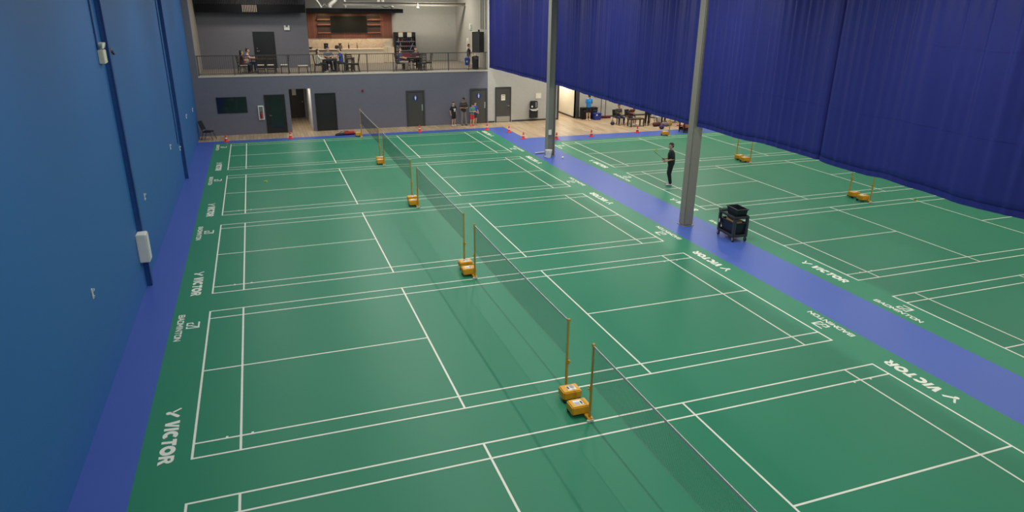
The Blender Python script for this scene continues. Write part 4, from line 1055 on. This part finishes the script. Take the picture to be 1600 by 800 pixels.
# the player
pl = person('person in black playing badminton on the court beyond the grey column', (17.46,13.47,0), -2.0, 1.72, arms=(((.24,.03,1.13),(.18,-.22,1.04)), ((-.24,.0,1.13),(-.12,-.25,1.06))), lean=.06, nod=.12, loose=.02,
            top=(30,30,34), bottom=(28,28,31), shoe=(232,228,224), vox=.0065,
            legpos=(((.10,-.06,.49),(.13,.02,.09)), ((-.10,-.05,.49),(-.12,.05,.09))))
def racket(label, p0, p1, head_n, frame=(40,44,50), strings=(150,190,60), cat='racket'):
    """p0 butt of the handle, p1 far end of the head"""
    p0, p1 = V(p0), V(p1); t = thing('badminton_racket', label, cat, tuple(p0))
    d = (p1-p0); L = d.length; d.normalize(); n = V(head_n); n = (n-d*n.dot(d)).normalized(); s = d.cross(n)
    m = MB(); m.cyl(V((0,0,0)), d*.17, .015, .013, 10); m.build('grip', BLACKP, t)
    m = MB(); m.cyl(d*.17, d*(L-.27), .0045); m.build('shaft', mat('racket_frame', frame, .35), t)
    m = MB(); c = d*(L-.135); pts = [c+d*.135*math.cos(a)+s*.105*math.sin(a) for a in [2*PI*i/28 for i in range(29)]]; m.path(pts,.006,6); m.build('head_frame', mat('racket_frame', frame, .35), t)
    m = MB()
    for i in range(-8,9):
        x = i*.0115; y = .135*math.sqrt(max(0,1-(x/.105)**2)); m.cyl(c+s*x-d*y, c+s*x+d*y, .0012, n=4, caps=False)
    for i in range(-9,10):
        x = i*.0135; y = .105*math.sqrt(max(0,1-(x/.135)**2)); m.cyl(c+d*x-s*y, c+d*x+s*y, .0012, n=4, caps=False)
    m.build('strings', mat('racket_strings', strings, .5), t)
    return t
hand = local(pl, (.115,-.33,1.10)); 
racket('dark racket held forward by the player in black', local(pl, (.17,-.27,1.06)), local(pl, (-.16,-.72,1.36)), (.2,.4,1), strings=(96,150,60))
shuttle('neon yellow shuttlecock above the racket head of the player', tuple(local(pl, (-.12,-.66,1.37))), (.3,.2,0), NEON, 1.3)

# children and adult at the grey wall
holdphone = (((.24,-.06,1.12),(.08,-.26,1.13)), ((-.24,-.06,1.12),(-.07,-.26,1.14)))
kid = person('child in black printed tee and black shorts, left of the waiting group', (12.6,29.95,0), .35, 1.38, top=(28,28,31), bottom=(26,26,29), legs='short', shoe=(236,230,226), arms=(((.25,.04,1.13),(.22,-.02,.95)), ((-.26,.05,1.13),(-.25,.0,.9))))
m = MB(); fnp = lambda a, b_, tt_: (a*.81, tt_, 1.20*.81+b_*.81)
m.prism([(-.09,.09),(.09,.09),(.10,.03),(.03,-.02),(.05,-.12),(-.05,-.12),(-.03,-.02),(-.10,.03)], fnp, -.135, -.112); m.build('shirt_print', mat('print_white', (224,222,220), .7), [c for c in kid.children if c.name.startswith('shirt')][0])
person('adult in dark tee and grey trousers looking at a phone by the wall', (13.22,29.92,0), .1, 1.63, arms=holdphone, nod=.5, top=(52,48,46), bottom=(130,126,122), shoe=(90,84,80), skin='b', legpos=(((.12,-.02,.50),(.16,-.04,.09)), ((-.095,-.0,.50),(-.12,.03,.09))))
t = thing('phone', 'phone held by the adult in grey trousers', 'phone', (13.2,29.545,1.15), .1)
m = MB(); m.box(-.075,.075,-.05,.05,0,.01); m.build('phone_body', BLACKP, t, bevel=.003)
person('child in teal shirt and red shorts leaning beside the adult', (13.66,29.62,0), .2, 1.33, arms=holdphone, nod=.45, lean=.12, top=(84,130,122), bottom=(210,44,50), legs='short', shoe=(236,84,84), skin='a')
person('child in blue and white jersey behind the child in red shorts', (13.95,29.95,0), .5, 1.36, arms=(((.25,-.02,1.13),(.2,-.14,.95)), ((-.24,-.06,1.13),(-.1,-.22,1.0))), nod=.3, top=(44,60,150), bottom=(58,50,52), legs='short', shoe=(180,170,160))

# lounge area under the curtain
person('person in bright blue shirt and black shorts with back turned by the bins', (21.42,29.55,0), PI, 1.62, hair_len=2, top=(40,134,206), bottom=(26,26,32), legs='short', shoe=(236,230,224), arms=(((.22,.02,1.14),(.1,-.2,1.14)), ((-.22,.02,1.14),(-.1,-.2,1.14))))
def wheelie_bin(label, x, y):
    t = thing('litter_bin', label, 'bin', (x,y,0))
    m = MB(); m.cbox((0,0,.34), (.40,.40,.68), 0, .85); m.build('bin_body', BLACKP, t, bevel=.015)
    m = MB(); m.box(-.22,.22,-.22,.22,.68,.74); m.build('bin_lid', BLACKP, t, bevel=.02)
    m = MB(); m.box(-.09,.09,-.205,-.19,.5,.6); m.build('bin_flap', DGREY, t)
wheelie_bin('black litter bin left of the person in blue', 21.36, 30.1); wheelie_bin('black litter bin right of the person in blue', 22.05, 30.1)
t = thing('recycling_box', 'blue recycling box in front of the black bin beside the person', 'box', (22.06,29.62,0))
m = MB(); m.cbox((0,0,.2), (.5,.34,.4), 0, .88); m.build('box_body', mat('recycle_blue', (38,54,150), .5), t, bevel=.012)
m = MB(); m.box(-.27,.27,-.19,.19,.4,.43); m.build('box_rim', mat('recycle_blue', (38,54,150)), t, bevel=.006)
m = MB(); m.box(-.12,-.02,-.172,-.16,.28,.38); m.build('box_label', WHITE, t)
t = thing('pole_stand', 'upright twin pole stand with dark red base by the pale wall', 'stand', (22.75,30.05,0))
m = MB(); m.box(-.4,.5,-.12,.12,0,.06); m.build('stand_base', mat('dark_red', (104,36,40), .5), t, bevel=.02)
m = MB(); m.box(-.1,.55,-.14,.14,.06,.14); m.build('red_block', mat('dark_red', (104,36,40)), t, bevel=.04)
for x in (-.18,.14):
    m = MB(); m.cyl((x,.02,.05),(x,.02,1.5),.02); m.box(x-.09,x+.09,-.01,.05,1.5,1.55); m.build('pole', BLACKM, t)
t = thing('wall_shelf', 'pale narrow shelf on the wall above the twin pole stand', 'shelf', (22.65,BY,1.5))
m = MB(); m.box(-.45,.75,-.1,0,0,.07); m.build('shelf_board', WHITE, t, bevel=.006)
m = MB(); m.box(-.3,-.27,-.06,0,-.1,0); m.box(.5,.53,-.06,0,-.1,0); m.build('bracket', STEEL, t)
sitarm = (((.24,-.03,.80),(.09,-.27,.76)), ((-.24,-.03,.80),(-.09,-.27,.76)))
def black_chair(label, x, y, rz):
    t = thing('black_chair', label, 'chair', (x,y,0), rz, 'black lounge chairs')
    m = MB(); m.box(-.22,.22,-.22,.22,.40,.44); m.build('seat', BLACKP, t, bevel=.012)
    m = MB(); m.add([(-.21,.22,.5),(.21,.22,.5),(.2,.30,.86),(-.2,.30,.86),(-.21,.25,.5),(.21,.25,.5),(.2,.33,.86),(-.2,.33,.86)], [(3,2,1,0),(4,5,6,7),(0,1,5,4),(1,2,6,5),(2,3,7,6),(3,0,4,7)]); m.build('backrest', BLACKP, t, bevel=.01)
    for sx in (-1,1):
        m = MB(); m.path([(sx*.19,-.22,0),(sx*.18,-.18,.41)],.015); m.build('leg', BLACKM, t)
        m = MB(); m.path([(sx*.19,.27,0),(sx*.18,.2,.42),(sx*.19,.27,.7)],.015); m.build('leg', BLACKM, t)
    return t
black_chair('black chair under the seated man in the olive jacket', 22.55, 27.75, .12)
person('man in olive jacket and jeans with orange shoes sitting facing the courts', (22.55,27.68,0), .12, 1.58, 'sit', width=1.12, lean=.1, arms=sitarm, top=(66,64,54), sleeve='long', top_kind='jacket', bottom=(34,50,74), shoe=(196,84,50), skin='b',
       legpos=(((.17,-.42,.49),(.19,-.44,.09)), ((-.17,-.42,.49),(-.16,-.40,.09))))
t = thing('shoulder_bag', 'dark blue bag on the floor beside the seated man in olive', 'bag', (22.1,27.5,0))
m = MB(); m.ball((0,0,.11),.12,(1.2,.8,.9)); m.build('bag_body', mat('bag_navy', (34,44,76), .7), t, smooth=True)
m = MB(); m.path([(-.1,0,.16),(-.04,0,.28),(.06,0,.28),(.1,0,.16)],.012); m.build('bag_strap', BLACKP, t)
t = thing('bench', 'dark wooden bench in front of the person in maroon', 'bench', (23.3,26.75,0), .05)
m = MB(); m.box(-.5,.5,-.25,.25,.42,.48); m.build('bench_top', WOODD, t, bevel=.008)
for sx in (-.44,.44):
    for sy in (-.2,.2):
        m = MB(); m.box(sx-.03,sx+.03,sy-.03,sy+.03,0,.42); m.build('leg', WOODD, t)
black_chair('black chair under the person in the maroon top', 23.35, 27.62, .3)
person('person in maroon top leaning forward on a chair, right of the man in olive', (23.35,27.55,0), .3, 1.58, 'sit', arms=sitarm, lean=.38, nod=.2, top=(98,52,46), bottom=(58,46,44), shoe=(230,226,220), legs='short', hair='brown')
person('standing person in black top and black trousers among the seated group', (24.15,26.85,0), -.6, 1.68, top=(30,31,36), bottom=(27,27,32), shoe=(60,48,48))
black_chair('black chair under the person in the white top', 24.75, 27.2, .6)
person('person in white top seated behind the maroon bags', (24.75,27.15,0), .6, 1.6, 'sit', arms=sitarm, lean=.1, top=(216,212,206), bottom=(206,200,192), shoe=(226,220,214), hair_len=1)
t = thing('low_table', 'black low table behind the bags under the curtain hem', 'table', (26.0,27.35,0), .05)
m = MB(); m.box(-.75,.75,-.3,.3,.44,.48); m.build('tabletop', BLACKM, t, bevel=.006)
for sx in (-.68,.68):
    for sy in (-.24,.24):
        m = MB(); m.box(sx-.025,sx+.025,sy-.025,sy+.025,0,.44); m.build('leg', BLACKM, t)
black_chair('black chair under the person in lavender', 25.9, 28.15, -.1)
person('person in lavender grey top seated behind the black low table', (25.9,28.1,0), -.1, 1.62, 'sit', arms=sitarm, lean=.15, top=(150,146,166), bottom=(44,44,50), shoe=(140,120,110), sleeve='long')
person('person in black shorts with red shoes standing at the right of the group', (26.0,26.1,0), .2, 1.64, top=(34,36,44), bottom=(30,30,36), legs='short', shoe=(206,54,66))
def duffel(label, x, y, rz, c, L=.5):
    t = thing('duffel_bag', label, 'bag', (x,y,0), rz, 'bags on the lounge floor')
    m = MB(); m.caps((-L/2+.12,0,.13),(L/2-.12,0,.13),.13,n=14); m.build('bag_body', mat('duffel_%d_%d' % (c[0], c[1]), c, .7), t, smooth=True)
    m = MB(); m.path([(-.1,-.07,.22),(-.06,-.03,.33),(.06,-.03,.33),(.1,-.07,.22)],.012); m.build('bag_handle', BLACKP, t)
    m = MB(); m.path([(-L/2+.08,0,.255),(0,0,.262),(L/2-.08,0,.255)],.006,6); m.build('zip', STEEL, t)
duffel('maroon bag on the floor in front of the person in white', 24.55, 26.35, .2, (84,34,38), .6)
duffel('grey pink bag on the floor right of the maroon bag', 25.05, 26.2, -.3, (130,104,112), .45)
duffel('dark purple bag at the edge of the blue strip', 24.3, 25.35, .4, (62,44,96), .32)
duffel('tan bag on the floor left of the person with red shoes', 25.4, 26.3, .1, (168,128,72), .4)
t = thing('display_cart', 'black trolley frame on the blue strip left of the near column', 'trolley', (25.25,24.15,0), .08)
m = MB(); m.box(-.38,.38,-.25,.25,.10,.14); m.box(-.38,.38,-.25,-.23,.14,.28); m.box(-.38,.38,.23,.25,.14,.28); m.build('lower_tray', BLACKP, t)
m = MB(); m.box(-.38,.38,-.25,.25,.80,.84); m.build('upper_tray', BLACKP, t)
for sx in (-.35,.35):
    for sy in (-.22,.22):
        m = MB(); m.box(sx-.03,sx+.03,sy-.03,sy+.03,.1,.8); m.build('corner_post', BLACKM, t)
        m = MB(); m.cyl((sx-.015,sy,.05),(sx+.015,sy,.05),.05,n=14); m.build('caster', BLACKP, t)
t = thing('basket', 'orange basket on the lower tray of the black trolley', 'basket', (25.3,24.15,.142), .08)
m = MB(); m.cbox((0,0,.14), (.5,.34,.28), 0, .85); m.build('basket_body', mat('basket_orange', (222,116,84), .6), t, bevel=.01)

# gallery people
gz = GZ
person('person with long dark hair and red brown top at the leftmost gallery table', (.98,31.62,gz), PI/2+.3, 1.6, 'sit', arms=sitarm, hair_len=1, top=(84,44,40), bottom=(36,38,46), shoe=(60,52,50), group='people in the gallery')
person('man in pale pink shirt sitting at the leftmost gallery table', (1.24,32.3,gz), PI/2, 1.68, 'sit', arms=(((.22,-.12,.82),(.1,-.34,.80)), ((-.22,-.12,.82),(-.1,-.34,.80))), lean=.1, top=(206,170,164), bottom=(40,52,80), shoe=(60,54,54), skin='a', group='people in the gallery')
black_c = dup(ch1, (1.24,32.33,gz), PI/2, 'cream padded chair under the man in the pale pink shirt')
person('person in cream cardigan and black trousers facing right at the middle table', (5.05,31.35,gz), PI/2, 1.62, 'sit', arms=(((.22,-.1,.82),(.1,-.32,.78)), ((-.22,-.1,.82),(-.1,-.32,.78))), hair_len=1, top=(206,196,176), sleeve='long', top_kind='cardigan', bottom=(34,30,34), shoe=(220,214,206), group='people in the gallery')
person('person in grey shirt behind the middle gallery table', (5.72,32.35,gz), -.05, 1.72, 'sit', arms=(((.22,-.12,.84),(.08,-.34,.80)), ((-.22,-.12,.84),(-.08,-.34,.80))), lean=.12, top=(92,98,108), bottom=(44,54,76), shoe=(50,50,54), group='people in the gallery')
person('person in bright blue shirt facing left at the middle gallery table', (6.42,32.0,gz), -PI/2, 1.70, 'sit', arms=(((.22,-.12,.84),(.08,-.34,.80)), ((-.22,-.12,.84),(-.08,-.34,.80))), lean=.12, top=(42,84,172), bottom=(38,44,62), shoe=(40,40,44), group='people in the gallery')
p8 = person('person in navy and grey jersey with khaki trousers at the right gallery table', (9.78,31.42,gz), PI/2-.5, 1.68, 'sit', arms=(((.23,-.08,.80),(.1,-.3,.74)), ((-.23,-.08,.80),(-.1,-.3,.74))), top=(70,74,98), bottom=(150,134,118), shoe=(110,90,80), hair='brown', group='people in the gallery')
person('person with brown hair in dark red top behind the right gallery table', (10.9,32.2,gz), .15, 1.64, 'sit', arms=sitarm, hair='brown', hair_len=1, top=(72,30,36), sleeve='long', bottom=(36,34,38), shoe=(170,130,130), group='people in the gallery')
boy = person('child in black tee standing at the right end of the gallery', (14.12,31.75,gz), PI/2-.2, 1.42, arms=(((.24,-.08,1.12),(.18,-.3,1.06)), ((-.25,.05,1.12),(-.24,-.02,.88))), top=(32,30,32), bottom=(36,40,60), legs='short', shoe=(226,222,218), group='people in the gallery')
t = thing('gym_bag', 'blue bag hanging from the hand of the child at the gallery end', 'bag', (13.90,31.36,gz+.22), .2)
m = MB(); m.cbox((0,0,.24), (.34,.16,.44), 0, .8); m.build('bag_body', mat('gym_blue', (38,62,150), .6), t, bevel=.04)
m = MB(); m.path([(-.08,0,.44),(-.04,0,.62),(.04,0,.62),(.08,0,.44)],.01); m.build('bag_strap', mat('gym_blue', (38,62,150)), t)
m = MB(); m.box(-.10,-.02,-.088,-.08,.2,.3); m.build('bag_patch', WHITE, t)
t = thing('red_jacket', 'red jacket draped over the chair behind the right gallery table', 'jacket', (10.35,32.52,gz+.53), 0)
m = MB(); m.cbox((0,0,.2), (.42,.12,.42), 0, .9); m.caps((-.2,0,.36),(-.24,-.02,.02),.05,n=10); m.caps((.2,0,.36),(.24,-.02,.02),.05,n=10)
m.build('jacket_body', mat('jacket_red', (132,34,42), .8), t, bevel=.03)
dup(ch2, (10.35,32.38,gz), 0, 'dark chair with the red jacket over its back')
t = thing('drink_cup', 'orange drink cup on the leftmost gallery table', 'cup', (1.75,32.2,gz+.74))
m = MB(); m.lathe([(.03,0),(.04,.11),(.035,.11),(.028,.01)], n=14); m.build('cup_body', mat('cup_orange', (214,160,70), .4), t)
# tidy helper properties
for o in bpy.data.objects:
    if '_k' in o: del o['_k']
